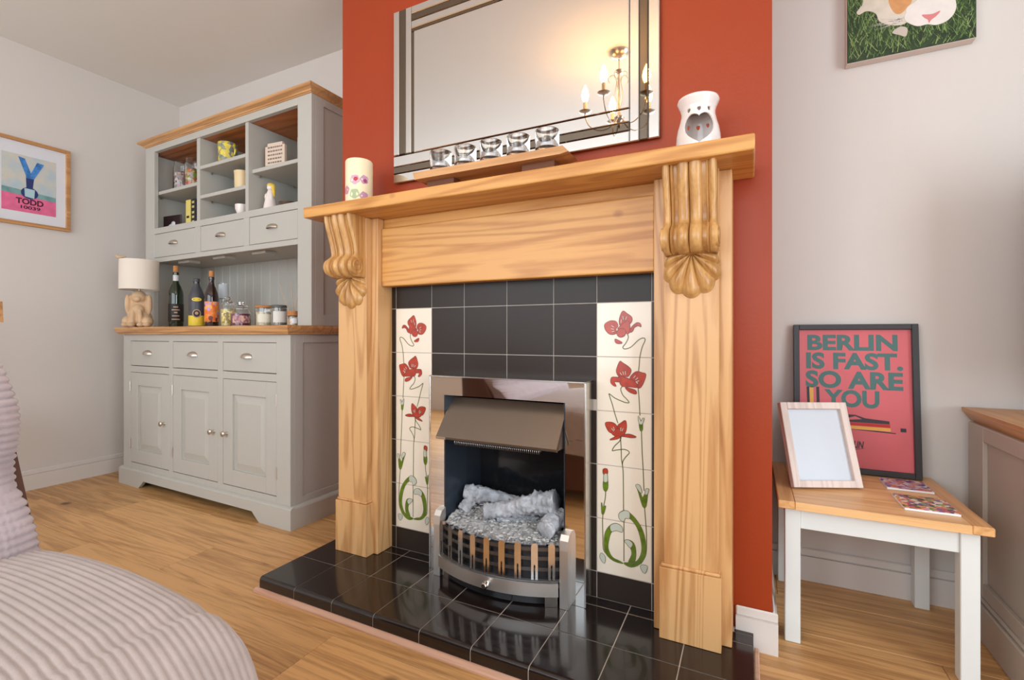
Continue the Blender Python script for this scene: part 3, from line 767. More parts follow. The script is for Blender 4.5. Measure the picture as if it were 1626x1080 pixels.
log('ceramic_log', 'dark thin ashen log lying low under the large log', [(-0.30, -0.045, 0.236), (-0.24, -0.02, 0.241), (-0.19, 0.0, 0.244)], [0.012, 0.014, 0.012], 29)

# ================================================================= MIRROR
mi = thing('wall_mirror', 'large rectangular wall mirror bordered by dark and clear strips, above mantel', 'mirror', (CX, 0.02, 1.342))
mx0, mx1, mz0, mz1 = -0.753, 0.172, 1.342, 1.955
box('backboard', mi, M_black, mx0 + .004, mx1 - .004, 0.018, BY - .001, mz0 + .004, mz1 - .004, 0)
def strip(nm, mat, x0, x1, z0, z1, y=0.012):
    bm = bmesh.new(); abox(bm, x0, x1, y, 0.018, z0, z1); 
    fr = [e for e in bm.edges if all(abs(v.co.y - y) < 1e-6 for v in e.verts)]
    bmesh.ops.bevel(bm, geom=fr, offset=0.0022, segments=1, affect='EDGES')
    frombm(nm, bm, mat, mi)
xi0, xi1, zi0, zi1 = -0.661, 0.090, 1.438, 1.864
strip('main_pane', M_mirror, xi0, xi1, zi0, zi1, 0.010)
# left border (stops above the bottom band), right border runs full height
for m, a, b in ((M_mirror, -0.753, -0.729), (M_smoke, -0.728, -0.700), (M_mirror, -0.699, -0.675), (M_smoke, -0.674, -0.662)): strip('border_strip', m, a, b, 1.4405, mz1 if a < -.69 else zi1)
for m, a, b in ((M_mirror, 0.091, 0.117), (M_smoke, 0.118, 0.141), (M_mirror, 0.142, 0.172)): strip('border_strip', m, a, b, mz0, mz1)
for m, a, b in ((M_mirror, 1.342, 1.374), (M_smoke, 1.375, 1.399), (M_mirror, 1.400, 1.437)): strip('border_strip', m, mx0, 0.0895, a, b)
for m, a, b in ((M_mirror, 1.929, 1.955), (M_smoke, 1.904, 1.928), (M_mirror, 1.877, 1.903), (M_smoke, 1.865, 1.876)): strip('border_strip', m, -0.674, 0.0895, a, b)

# ================================================================= THINGS ON THE MANTEL
MZ = 1.2367
def on(nm, label, cat, x, y, z, group=None): return thing(nm, label, cat, (x, y, z), 0, group, True)
c = on('pillar_candle', 'thick cream pillar candle with pressed red flowers at left mantel end', 'candle', -0.822, -0.085, MZ)
lathe('wax', c, M_wax, [(0, 0), (0.045, 0), (0.0458, 0.004), (0.0458, 0.158), (0.043, 0.163), (0.036, 0.160), (0, 0.158)])
for an, z, r, col, R in ((-1.12, .088, .0165, (206, 166, 188), .0461), (-1.05, .090, .0075, (190, 60, 72), .0464), (-.42, .090, .015, (196, 150, 180), .0461), (-.36, .086, .007, (160, 66, 110), .0464), (-1.15, .040, .017, (168, 182, 140), .0461), (-.45, .034, .015, (190, 140, 166), .0461), (-1.9, .055, .015, (200, 140, 160), .0461)):
    bm = bmesh.new()
    vs = []
    for k in range(14):
        t = 2 * PI * k / 14; rr = r * (1 + .10 * math.sin(5 * t + an * 3)); a = an + rr * math.cos(t) / R
        vs.append(bm.verts.new((R * math.cos(a), R * math.sin(a), z + rr * math.sin(t))))
    cv = bm.verts.new((R * 1.006 * math.cos(an), R * 1.006 * math.sin(an), z))
    for k in range(14): bm.faces.new((vs[k], vs[(k + 1) % 14], cv))
    frombm('pressed_petal', bm, plain('petal_%d_%d' % (col[0], col[1]), lin(*col), 0.5), c, True)
tube('wick', c, plain('wick', lin(50, 44, 40), .8), [(0, 0, .155), (.001, 0, .168)], 0.0009, 6)

tb = thing('tealight_board', 'long slim oak board raised on feet, holding glass cups on mantel', 'holder', (-0.30, -0.095, MZ))
prism('board', tb, M_oakx, [(-0.552, 1.291), (-0.036, 1.268 + .023), (-0.062, 1.309), (-0.545, 1.309)] if False else [(-0.552, 1.306), (-0.545, 1.284), (-0.062, 1.284), (-0.038, 1.288), (-0.055, 1.306)], lambda a, b, t: (a, t, b), -0.135, -0.055)
for xx in (-0.47, -0.14): box('foot', tb, plain('foot_shade_brown', lin(112, 66, 40), .6), xx - .05, xx + .05, -0.105, -0.065, MZ, 1.2845, 0.002)  # feet coloured dark for the shade under the board
for k in range(5):
    x = -0.474 + 0.0897 * k; 
    g_ = on('tealight_cup', ('leftmost', 'second from left', 'middle', 'second from right', 'rightmost')[k] + ' of the five clear glass tealight cups on mantel board', 'cup', x, -0.094, 1.3062, 'glass tealight cups on the mantel board')
    lathe('glass', g_, M_glass, [(0, 0), (0.030, 0), (0.0335, 0.003), (0.0345, 0.063), (0.034, 0.064), (0.0328, 0.063), (0.0312, 0.014), (0.024, 0.011), (0, 0.010)], seg=28)
    lathe('tealight', g_, M_paper, [(0, 0.0115), (0.0185, 0.0115), (0.019, 0.026), (0.017, 0.026), (0.0165, 0.023), (0, 0.0225)], seg=20)

# oil burner with heart-shaped window
bu = on('oil_burner', 'white ceramic oil burner with heart shaped window at right mantel end', 'oil burner', 0.280, -0.085, MZ)
prof = [(z * .885, r) for z, r in [(0.000, 0.048), (0.02, 0.0505), (0.04, 0.0515), (0.055, 0.0505), (0.075, 0.0475), (0.095, 0.0425), (0.110, 0.0395), (0.120, 0.039), (0.130, 0.041), (0.142, 0.0455), (0.150, 0.0485), (0.156, 0.047)]]
def rad(z):
    for (z0, r0), (z1, r1) in zip(prof, prof[1:]):
        if z0 <= z <= z1: return r0 + (r1 - r0) * (z - z0) / (z1 - z0)
    return prof[-1][1]
an0 = math.atan2(-1.2585, 0.114)   # faces the camera
def inheart(a, z, cx_, cz_, s):
    x = (a - cx_) * 0.048 / s; y = (z - cz_) / s
    return (x * x + y * y - 1) ** 3 - x * x * y ** 3 < 0
bm = bmesh.new(); na, nz = 260, 130; vg = {}
def vtx(i, j, r_off):
    key = (i % na, j, r_off)
    if key not in vg:
        z = 0.138 * j / nz; r = rad(z) - r_off; a = 2 * PI * i / na
        vg[key] = bm.verts.new((r * math.cos(a), r * math.sin(a), z))
    return vg[key]
def keep(i, j):
    a = 2 * PI * (i + .5) / na; z = 0.138 * (j + .5) / nz
    d = (a - an0 + PI) % (2 * PI) - PI
    if inheart(d - 0.05, z, 0, 0.050, 0.0335): return False
    for q in (-.62, 0, .62):
        if inheart(d - .05, z, q, 0.101, 0.0048): return False
    db = (a - an0) % (2 * PI) - PI
    for q in (-.62, 0.0, .62):
        if inheart(db, z, q, 0.085, 0.005): return False
    return True
ka = {(i, j): keep(i, j) for i in range(na) for j in range(nz)}
T = 0.0035
for (i, j), k in ka.items():
    if not k: continue
    bm.faces.new((vtx(i, j, 0), vtx(i + 1, j, 0), vtx(i + 1, j + 1, 0), vtx(i, j + 1, 0)))
    bm.faces.new((vtx(i, j, T), vtx(i, j + 1, T), vtx(i + 1, j + 1, T), vtx(i + 1, j, T)))
    for (di, dj, p, q) in ((1, 0, (1, 0), (1, 1)), (-1, 0, (0, 1), (0, 0)), (0, 1, (1, 1), (0, 1)), (0, -1, (0, 0), (1, 0))):
        n_ = ((i + di) % na, j + dj)
        if n_ not in ka or not ka[n_]:
            a1, a2 = (i + p[0], j + p[1]), (i + q[0], j + q[1])
            bm.faces.new((vtx(*a1, 0), vtx(*a1, T), vtx(*a2, T), vtx(*a2, 0)))
frombm('body', bm, M_white, bu, True, 50)
lathe('dish', bu, M_white, [(0.0, 0.114), (0.025, 0.115), (0.037, 0.122), (0.0445, 0.1365), (0.043, 0.139), (0.035, 0.126), (0.024, 0.119), (0, 0.118)])
lathe('base', bu, M_white, [(0, 0.0), (0.0455, 0.0), (0.0455, 0.003), (0, 0.004)])
lathe('tealight', bu, M_paper, [(0, 0.0045), (0.0185, 0.0045), (0.019, 0.018), (0.017, 0.018), (0.0165, 0.015), (0, 0.0145)], seg=20)

# ================================================================= DRESSER (base + hutch), authored in its own frame
DO = (-1.276, 0.003, 0.0); DR = -math.radians(1.447)
db = thing('sideboard', 'wide grey sideboard base with three drawers, three doors and oak worktop', 'sideboard', DO, DR, None, True)
bx0, bx1, byf, byb = -1.376, -0.025, 0.018, 0.43
bm = bmesh.new(); abox(bm, bx0 + .002, bx1 - .02, byf + .016, byb, 0.075, 0.80); frombm('carcass', bm, M_gapdark, db)
# face frame
fz = [(0.088, 0.118), (0.600, 0.633), (0.766, 0.80)]
dx = [(-1.304, -0.931), (-0.897, -0.524), (-0.486, -0.112)]
st = [(bx0, dx[0][0]), (dx[0][1], dx[1][0]), (dx[1][1], dx[2][0]), (dx[2][1], bx1)]
for a, b in st: box('face_stile', db, M_grey, a, b, byf, byf + .02, 0.088, 0.80, 0.001)
for z0, z1 in fz:
    for a, b in dx: box('face_rail', db, M_grey, a, b, byf, byf + .02, z0, z1, 0.0008)
# right side: frame and recessed panel
box('side_panel', db, M_grey, bx1 - .019, bx1 - .007, byf + .02, byb, 0.088, 0.80, 0)
for y0, y1, z0, z1 in ((byf + .0202, byf + .062, 0.088, 0.80), (byb - .05, byb, 0.088, 0.80), (byf + .062, byb - .05, 0.765, 0.80), (byf + .062, byb - .05, 0.088, 0.118)):
    box('side_frame', db, M_grey, bx1 - .0075, bx1, y0, y1, z0, z1, 0.001)
box('side_panel', db, M_grey, bx0, bx0 + .015, byf + .02, byb, 0.088, 0.80, 0)
# plinth with bracket feet: front board cut out between the feet
def pl_out(a0, a1, fw, sl, zc, h=0.082):
    return [(a0, 0.0), (a0 + fw, 0.0), (a0 + fw + sl * .4, zc * .35), (a0 + fw + sl, zc), (a1 - fw - sl, zc), (a1 - fw - sl * .4, zc * .35), (a1 - fw, 0.0), (a1, 0.0), (a1, h), (a0, h)]
prism('plinth_front', db, M_grey, pl_out(-1.386, 0.0, 0.20, 0.05, 0.04), lambda a, b, t: (a, t, b), 0.0, 0.017)
prism('plinth_side', db, M_grey, [(0.0171, 0), (byb, 0), (byb, .082), (0.0171, .082)], lambda a, b, t: (t, a, b), -0.016, 0.0)
prism('plinth_side', db, M_grey, [(0.0171, 0), (byb, 0), (byb, .082), (0.0171, .082)], lambda a, b, t: (t, a, b), -1.386, -1.371)
prism('plinth_moulding', db, M_grey, [(0.001, .0822), (0.0165, .0822), (0.0175, .092), (0.012, .0905), (0.004, .087)], lambda a, b, t: (t, a, b), -1.385, -0.001)
prism('plinth_moulding', db, M_grey, [(-0.001, .0822), (-0.0245, .0822), (-0.0245, .092), (-0.012, .0905), (-0.004, .087)], lambda a, b, t: (a, t, b), 0.0175, byb)
# worktop: oak with a moulded edge
wt = [(-0.014, .838), (-0.015, .826), (-0.009, .812), (-0.002, .806), (0.0, .8005), (0.45, .8005), (0.45, .838)]
bm = bmesh.new()
inn = lambda o: (-1.402 + .0 + o, 0.004 - o)
rows = []
for (o, z) in ((0.0, .838), (-0.001, .828), (0.004, .814), (0.012, .806), (0.014, .8005)):
    x0, x1, y0, y1 = -1.402 + o, 0.0 - o, -0.014 + o, 0.45
    rows.append([bm.verts.new(c) for c in ((x0, y0, z), (x1, y0, z), (x1, y1, z), (x0, y1, z))])
for A, B in zip(rows, rows[1:]):
    for k in range(4): bm.faces.new((A[k], A[(k + 1) % 4], B[(k + 1) % 4], B[k]))
bm.faces.new(rows[0]); bm.faces.new(rows[-1][::-1])
frombm('worktop', bm, M_oakx, db)

def cup_pull(par, x, y, z, s=1.0):
    """half-dome cup handle"""
    bm = bmesh.new(); n, m = 18, 8; rows = []
    w, d, h = 0.036 * s, 0.022 * s, 0.022 * s
    for j in range(m + 1):
        ph = PI / 2 * j / m; r = []
        for i in range(n + 1):
            th = PI * i / n
            r.append(bm.verts.new((x - w * math.cos(th), y - d * math.sin(th) * math.cos(ph), z - .006 + h * math.sin(ph) * math.sin(th) ** .7)))
        rows.append(r)
    for A, B in zip(rows, rows[1:]):
        for i in range(n): bm.faces.new((A[i], A[i + 1], B[i + 1], B[i]))
    bmesh.ops.remove_doubles(bm, verts=bm.verts, dist=1e-5)
    frombm('cup_pull', bm, M_nickel, par, True)
def knob(par, x, y, z):
    bm = bmesh.new()
    atube(bm, [(x, y + .002, z), (x, y - .001, z), (x, y - .012, z), (x, y - .015, z), (x, y - .020, z), (x, y - .024, z), (x, y - .026, z)], [.008, .006, .0055, .010, .013, .011, .005], 18)
    frombm('knob', bm, M_nickel, par, True, 50)
def drawer(par, x0, x1, z0, z1, yf, px):
    bm = bmesh.new(); abox(bm, x0 + .0022, x1 - .0022, yf, yf + .017, z0 + .0022, z1 - .0022, 0.0014)
    d = frombm('drawer', bm, M_grey, par)
    cup_pull(d, px, yf, (z0 + z1) / 2 + .003)
def door(par, x0, x1, z0, z1, yf, kx, kz, hx):
    bm = bmesh.new(); b = 0.068; x0 += .002; x1 -= .002; z0 += .002; z1 -= .002
    for q in ((x0, x0 + b, z0, z1), (x1 - b, x1, z0, z1), (x0 + b, x1 - b, z0, z0 + b), (x0 + b, x1 - b, z1 - b, z1)): abox(bm, q[0], q[1], yf, yf + .018, q[2], q[3], 0.0012)
    d = frombm('door', bm, M_grey, par)
    bm = bmesh.new()      # raised and fielded panel
    r = []
    for o, y in ((0, .010), (.006, .0095), (.034, .003), (.036, .0022)):
        r.append([bm.verts.new(c) for c in ((x0 + b + o, yf + y, z0 + b + o), (x1 - b - o, yf + y, z0 + b + o), (x1 - b - o, yf + y, z1 - b - o), (x0 + b + o, yf + y, z1 - b - o))])
    for A, B in zip(r, r[1:]):
        for k in range(4): bm.faces.new((A[k], A[(k + 1) % 4], B[(k + 1) % 4], B[k]))
    bm.faces.new(r[-1]); frombm('panel', bm, M_grey, d)
    knob(d, kx, yf, kz)
    for hz in (z0 + .07, z1 - .10):
        bm = bmesh.new(); atube(bm, [(hx, yf - .002, hz), (hx, yf - .002, hz + .052)], .0032, 8); frombm('hinge', bm, M_nickel, d, True, 40)
for (a, b), px in zip(dx, (-1.128, -0.722, -0.309)): drawer(db, a, b, 0.634, 0.766, byf + .001, px)
for (a, b), kx, hx in zip(dx, (-0.972, -0.556, -0.456), (-1.306, -0.899, -0.111)): door(db, a, b, 0.119, 0.600, byf + .001, kx, 0.352, hx)

# ---- hutch
ha = thing('dresser_hutch', 'grey open shelved hutch with oak cornice standing on the sideboard', 'hutch', (DO[0], DO[1], 0.0), DR, None, True)
hx0, hx1, hy, hyb = -1.381, -0.029, 0.125, 0.445
z0h = 0.8385
ix_l, ix_r = -1.291, -0.117
box('stile', ha, M_grey, hx0, ix_l, hy, hy + .021, z0h, 1.845, 0.0012)
box('stile', ha, M_grey, ix_r, hx1, hy, hy + .021, z0h, 1.845, 0.0012)
box('top_rail', ha, M_grey, ix_l, ix_r, hy, hy + .021, 1.811, 1.845, 0.001)
box('middle_rail', ha, M_grey, ix_l, ix_r, hy, hy + .021, 1.354, 1.386, 0.001)
box('lower_rail', ha, M_grey, ix_l, ix_r, hy, hy + .021, 1.197, 1.2215, 0.001)
# cheeks
box('side', ha, M_grey, hx0, hx0 + .018, hy + .0212, hyb, z0h, 1.845, 0)
box('side', ha, M_grey, hx1 - .02, hx1 - .008, hy + .0212, hyb, z0h, 1.845, 0)
for y0, y1, za, zb in ((hy + .0212, hy + .066, z0h, 1.845), (hyb - .05, hyb, z0h, 1.845), (hy + .066, hyb - .05, 1.812, 1.845), (hy + .066, hyb - .05, z0h, 0.885)):
    box('side_frame', ha, M_grey, hx1 - .0082, hx1, y0, y1, za, zb, 0.001)
# back: tongue and groove boards
x = hx0 + .018; k = 0
while x < hx1 - .02 - .01:
    x2 = min(x + 0.072, hx1 - .0205)
    bm = bmesh.new(); abox(bm, x + .0006, x2 - .0006, hyb - .028, hyb - .012, z0h, 1.80, 0.003); frombm('back_board', bm, M_grey, ha); x = x2
box('back_sheet', ha, M_gapdark, hx0 + .018, hx1 - .0205, hyb - .0118, hyb - .006, z0h, 1.8)
# inner partitions, floor of cupboard space, drawers' box
dvs = [(-0.891, -0.864), (-0.491, -0.468)]
for a, b in dvs: box('divider', ha, M_grey, a, b, hy + .004, hyb - .029, 1.386, 1.8108, 0.001)
for a, b in dvs: box('divider_end', ha, M_grey, a - .008, b + .012, hy, hy + .0205, 1.2215, 1.354, 0.0006)
box('shelf_floor', ha, M_grey, hx0 + .018, hx1 - .0205, hy + .0212, hyb - .029, 1.368, 1.3855, 0.0006)
box('drawer_base', ha, M_grey, hx0 + .018, hx1 - .0205, hy + .0212, hyb - .029, 1.205, 1.222, 0.0006)
box('drawer_well', ha, M_gapdark, hx0 + .019, hx1 - .022, hy + .019, hy + .03, 1.223, 1.367, 0)
bays = [(ix_l, dvs[0][0]), (dvs[0][1], dvs[1][0]), (dvs[1][1], ix_r)]
box('inner_cheek', ha, M_grey, hx0 + .018, hx0 + .034, hy + .0212, hyb - .029, 1.386, 1.81, 0)
for i, (bay, zz) in enumerate(((0, 1.597), (1, 1.665), (1, 1.514), (2, 1.588))):
    a, b = bays[bay]
    if bay == 0: a = hx0 + .034
    if bay == 2: b = hx1 - .021
    sh = box('shelf', ha, M_grey, a + .001, b - .001, hy + .004 if bay == 1 else hy + .0225, hyb - .03, zz - .018, zz, 0.0015)
    for xx in (a + .006, b - .006):
        for yy in (hy + .06, hyb - .08):
            bm = bmesh.new(); abox(bm, xx - .004, xx + .004, yy - .006, yy + .006, zz - .028, zz - .0182, .001); frombm('shelf_peg', bm, M_nickel, sh)
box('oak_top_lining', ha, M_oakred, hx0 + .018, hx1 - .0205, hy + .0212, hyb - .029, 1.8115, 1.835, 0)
box('light_rail', ha, M_grey, hx0 + .034, dvs[1][0], hyb - .07, hyb - .03, 1.782, 1.81, 0.001)
# cornice
bm = bmesh.new(); rows = []
for (o, z) in ((0.002, 1.8455), (0.003, 1.849), (0.009, 1.851), (0.010, 1.856), (0.018, 1.860), (0.026, 1.863), (0.030, 1.867), (0.031, 1.874), (0.028, 1.877)):
    x0, x1, y0, y1 = hx0 - o, hx1 + o, hy - o, hyb
    rows.append([bm.verts.new(c) for c in ((x0, y0, z), (x1, y0, z), (x1, y1, z), (x0, y1, z))])
for A, B in zip(rows, rows[1:]):
    for k in range(4): bm.faces.new((A[k], A[(k + 1) % 4], B[(k + 1) % 4], B[k]))
bm.faces.new(rows[0][::-1]); bm.faces.new(rows[-1])
frombm('cornice', bm, M_oakx, ha)
for (a, b) in ((ix_l, dvs[0][0] - .008), (dvs[0][1] + .012, dvs[1][0] - .008), (dvs[1][1] + .012, ix_r)): drawer(ha, a - .004 if a == ix_l else a, b, 1.2215, 1.354, hy + .0008, (a + b) / 2)
# wine glass rack runners under the drawers
for xx in (-1.10, -0.78, -0.46): box('glass_runner', ha, M_grey, xx - .05, xx + .05, hy + .05, hy + .11, 1.190, 1.2045, 0.001)

# ---------------------------------------------------------------- things on the dresser
cs, sn = math.cos(DR), math.sin(DR)
def dp(x, y, z): return (DO[0] + x * cs - y * sn, DO[1] + x * sn + y * cs, z)
def ond(nm, label, cat, x, y, z, group=None, rz=0): return thing(nm, label, cat, dp(x, y, z), DR + rz, group, True)
WT = 0.8383
lm = ond('table_lamp', 'small table lamp with crouching rabbit base and white drum shade', 'lamp', -1.245, 0.033, WT, None, .85)
blob('rabbit_base', lm, M_resin, [(x * .92, y * .82, z * 1.06, a_ * .92, b_ * .82, c_ * 1.06) for x, y, z, a_, b_, c_ in [(0, 0, .045, .062, .055, .046), (0, .01, .10, .050, .045, .058), (0, -.012, .150, .036, .036, .034), (-.052, -.015, .115, .014, .016, .050), (.052, -.015, .115, .014, .016, .050), (-.034, 0, .148, .026, .018, .016), (.034, 0, .148, .026, .018, .016),
      (-.048, -.028, .028, .026, .040, .028), (.048, -.028, .028, .026, .040, .028), (-.018, -.052, .045, .013, .016, .042), (.018, -.052, .045, .013, .016, .042), (-.02, -.065, .012, .018, .024, .012), (.022, -.065, .012, .018, .024, .012), (-.052, -.055, .012, .018, .030, .013), (.052, -.055, .012, .018, .030, .013), (0, -.044, .140, .018, .014, .014), (0, -.03, .085, .032, .026, .03)]], 0.0034, 3)
tube('stem', lm, M_nickel, [(0, 0, .165), (0, 0, .24)], .006, 10)
lathe('lamp_shade', lm, M_shade, [(0.086, .198), (0.088, .199), (0.086, .355), (0.084, .355), (0.086, .199)], seg=40)
lathe('shade_ring', lm, M_nickel, [(0.010, .23), (0.012, .232), (0.010, .234)], seg=16)
# a small figure clipped on the shade rim
fg = blob('shade_bird', lm, M_resin, [(-.078, -.02, .366, .016, .010, .009), (-.090, -.02, .372, .008, .007, .007), (-.06, -.02, .370, .012, .005, .004)], 0.0025, 3)

def bottle(nm, label, x, y, h, r, neck, glass, bands, cork, cz):
    b = ond(nm, label, 'bottle', x, y, WT, 'wine bottles on the dresser')
    sh = h * .58
    lathe('glass', b, glass, [(0, .006), (r * .6, .002), (r * .95, 0), (r, .008), (r, sh), (r * .93, sh + .02), (r * .68, sh + .045), (neck * 1.15, sh + .065), (neck, sh + .085), (neck, h - .02), (neck * 1.15, h - .018), (neck * 1.15, h - .006), (neck, h - .004), (0, h - .004)], seg=36)
    for (z0, z1, rr, m) in bands: lathe('label', b, m, [(rr + .0004, z0), (rr + .0006, z0 + .0005), (rr + .0006, z1 - .0005), (rr + .0004, z1)], seg=36)
    if cork: lathe('cork', b, M_cork, [(0, h - .0039), (neck * .9, h - .0039), (neck, h - .002), (neck, h + cz), (neck * .85, h + cz + .003), (0, h + cz + .003)], seg=20)
    return b
Mg = plain('dark_green_glass', (0.010, 0.018, 0.006, 1), 0.05, coat=0.6); Mk = plain('black_glass', (0.008, 0.007, 0.007, 1), 0.05, coat=0.6)
Mgr = plain('graphite_foil', lin(70, 70, 76), 0.4); Mred = plain('ruby_black_glass', (0.022, 0.008, 0.007, 1), 0.05, coat=0.6)
Ml_b = plain('label_black', lin(28, 24, 22), .5); Ml_t = plain('label_bronze', lin(176, 140, 112), .5); Ml_y = plain('label_yellow', lin(226, 196, 52), .45); Ml_s = plain('label_silver', lin(206, 204, 206), .3)
Ml_o = confetti('label_orange_collage', [lin(232, 120, 40), lin(238, 136, 48), lin(226, 104, 36), lin(196, 150, 190), lin(240, 170, 90), lin(120, 60, 50)], 60)
Ml_p = confetti('label_violet_collage', [lin(226, 220, 230), lin(150, 110, 170), lin(90, 60, 110), lin(200, 180, 210)], 120)
b1 = bottle('wine_bottle', 'dark green wine bottle with black label and cork stopper', -1.105, 0.14, 0.300, 0.0345, 0.0125, Mg, [(.030, .125, .0345, Ml_b), (.236, .285, .0128, Ml_s)], True, .028)
for zz, w in ((.105, .5), (.090, .9), (.075, .35), (.058, .8), (.040, .9)):
    lathe('label_print', b1, Ml_t, [(.0353, zz), (.0353, zz + .006 * (1.3 - w * .5))], seg=10, a0=-.5 - w * .6, a1=-.5 + w * .6)
b2 = bottle('wine_bottle', 'graphite bottle with yellow labels and round emblem, between two corked ones', -0.885, 0.125, 0.252, 0.0355, 0.0135, Mgr, [(.006, .058, .0355, Ml_y), (.205, .248, .0138, Mk)], False, 0)
bm = bmesh.new()
def patch(par, nm, mat, R, an, z, rx_, rz_, off=.0012, n=20):
    bm = bmesh.new(); vs = []
    for k in range(n):
        t = 2 * PI * k / n; a = an + rx_ * math.cos(t) / R
        vs.append(bm.verts.new(((R + off) * math.cos(a), (R + off) * math.sin(a), z + rz_ * math.sin(t))))
    c_ = bm.verts.new(((R + off * 1.3) * math.cos(an), (R + off * 1.3) * math.sin(an), z))
    for k in range(n): bm.faces.new((vs[k], vs[(k + 1) % n], c_))
    frombm(nm, bm, mat, par, True)
bm.free()
AV = -0.50      # angle of the side that faces the room
patch(b2, 'emblem', Ml_t, .0355, AV, .068, .019, .022); patch(b2, 'emblem', Ml_b, .0355, AV, .068, .014, .017, .0018); patch(b2, 'emblem', Ml_t, .0355, AV, .070, .007, .008, .0024)
patch(b2, 'neck_label', Ml_y, .0358, AV, .140, .022, .010, .001)
b3 = bottle('wine_bottle', 'corked dark red bottle with orange collage label', -0.790, 0.145, 0.258, 0.031, 0.0115, Mred, [(.026, .128, .031, Ml_o), (.18, .225, .0118, Ml_p)], True, .024)
# tall slim tumbler
tg = ond('glass_tube', 'tall clear glass with blue printed band behind the candle jars', 'glass', -0.822, 0.225, WT)
lathe('glass', tg, M_glass, [(0, 0), (.022, 0), (.0225, .232), (.0215, .232), (.0205, .006), (0, .006)], seg=24)
lathe('printed_band', tg, plain('pale_blue_print', lin(206, 214, 222), .4), [(.0229, .15), (.0229, .225)], seg=24)

def jar(nm, label, x, y, r, h, wax, waxh, lidmat=None, lab=None, labz=(.02, .06), neck=True, g='scented candles on the dresser', taper=None):
    j = ond(nm, label, 'candle', x, y, WT, g)
    if neck: pr = [(0, 0), (r * .96, 0), (r, .004), (r, h * .60), (r * .93, h * .66), (r * .80, h * .70), (r * .80, h * .74), (r * .78, h * .74), (r * .78, h * .70), (r * .9, h * .655), (r * .965, h * .595), (r * .965, .006), (0, .006)]
    else: pr = [(0, 0), (r * .97, 0), (r, .004), (r, h * .9), (r * .97, h * .9), (r * .965, .006), (0, .006)]
    lathe('glass', j, M_glass, pr, seg=32)
    lathe('wax', j, wax, [(0, .0065), (r * .955, .0065), (r * .955, waxh), (0, waxh)], seg=32)
    if lidmat is not None:
        if neck: lathe('lid', j, lidmat, [(0, h * .745), (r * .80, h * .745), (r * .82, h * .77), (r * .7, h * .84), (r * .30, h * .88), (r * .26, h * .92), (r * .40, h * .96), (r * .34, h), (0, h)], seg=28)
        else: lathe('lid', j, lidmat, [(0, h * .905), (r * 1.05, h * .905), (r * 1.06, h), (r * .9, h * 1.02), (0, h * 1.02)], seg=28)
    if lab is not None: lathe('label', j, lab, [(r + .0006, labz[0]), (r + .0006, labz[1])], seg=14, a0=AV - .95, a1=AV + .95)
    return j
jar('jar_candle', 'glass jar candle with pale yellow wax beside the orange labelled bottle', -0.676, 0.16, .033, .150, plain('yellow_wax', lin(232, 210, 132), .5), .088, M_glass, confetti('label_daisy', [lin(238, 220, 150), lin(226, 196, 90), lin(240, 232, 200), lin(150, 130, 70)], 90), (.018, .078))
jar('jar_candle', 'squat glass jar candle with deep purple wax', -0.558, 0.15, .044, .118, plain('purple_wax', lin(122, 44, 74), .4), .062, M_glass, confetti('label_berry', [lin(214, 176, 150), lin(150, 90, 110), lin(190, 140, 140)], 90), (.018, .052))
jar('jar_candle', 'wide cream candle in glass with flat wooden lid', -0.448, 0.20, .041, .100, plain('cream_green_wax', lin(226, 214, 180), .5), .070, M_cork, plain('pale_label', lin(232, 226, 206), .5), (.02, .06), False)
jar('jar_candle', 'grey candle tumbler with dark lid and white label', -0.328, 0.19, .035, .098, plain('grey_wax', lin(150, 146, 136), .5), .085, plain('dark_grey_lid', lin(92, 92, 88), .5), plain('white_label', lin(226, 222, 216), .5), (.018, .07), False)
rd = ond('reed_diffuser', 'small reed diffuser with thin sticks and wooden collar', 'diffuser', -0.216, 0.182, WT)
lathe('bottle', rd, M_glass, [(0, 0), (.027, 0), (.028, .003), (.028, .046), (.02, .048), (.019, .047), (.0262, .044), (.0262, .005), (0, .005)], seg=28)
lathe('oil', rd, plain('diffuser_oil', lin(216, 178, 138), .2), [(0, .0055), (.0258, .0055), (.0258, .034), (0, .034)], seg=28)
lathe('collar', rd, M_cork, [(0.004, .0485), (.0275, .0485), (.0278, .068), (.004, .068)], seg=28)
lathe('label', rd, M_paper, [(.0287, .012), (.0287, .036)], seg=8, a0=AV - .5, a1=AV + .4)
for ax, ay, tz in ((-.085, -.02, .195), (-.015, .0, .20), (.05, -.01, .165), (.075, .02, .14), (-.05, .03, .17)):
    tube('reed', rd, plain('reed', lin(208, 176, 140), .7), [(ax * .05, ay * .05, .02), (ax * .9, ay * .9, tz)], .0013, 6)

# things in the hutch
def onh(nm, label, cat, x, y, z, rz=0, group=None): return ond(nm, label, cat, x, y, z, group, rz)
sweets = [lin(214, 90, 90), lin(236, 214, 196), lin(120, 90, 80), lin(232, 180, 80), lin(140, 170, 90), lin(190, 170, 170)]
for k, (x, lab, cl) in enumerate(((-1.195, 'left', [lin(190, 150, 146), lin(226, 214, 206), lin(120, 84, 84), lin(170, 160, 160)]), (-1.085, 'right', [lin(226, 130, 70), lin(150, 180, 60), lin(236, 210, 150), lin(214, 70, 60), lin(200, 190, 180)]))):
    j = onh('sweet_jar', lab + ' one of two clear sweet jars on the top left shelf', 'jar', x, 0.215, 1.5972, 0, 'sweet jars in the hutch')
    r = .040; h = .165
    lathe('glass', j, M_glass, [(0, 0), (r * .9, 0), (r, .006), (r, h * .8), (r * .85, h * .86), (r * .85, h), (r * .81, h), (r * .81, h * .86), (r * .95, h * .79), (r * .95, .006), (0, .006)], seg=28)
    lathe('sweets', j, confetti('sweets_%d' % k, cl, 75), [(0, .007), (r * .94, .007), (r * .94, h * .62), (r * .6, h * .68), (0, h * .66)], seg=28)
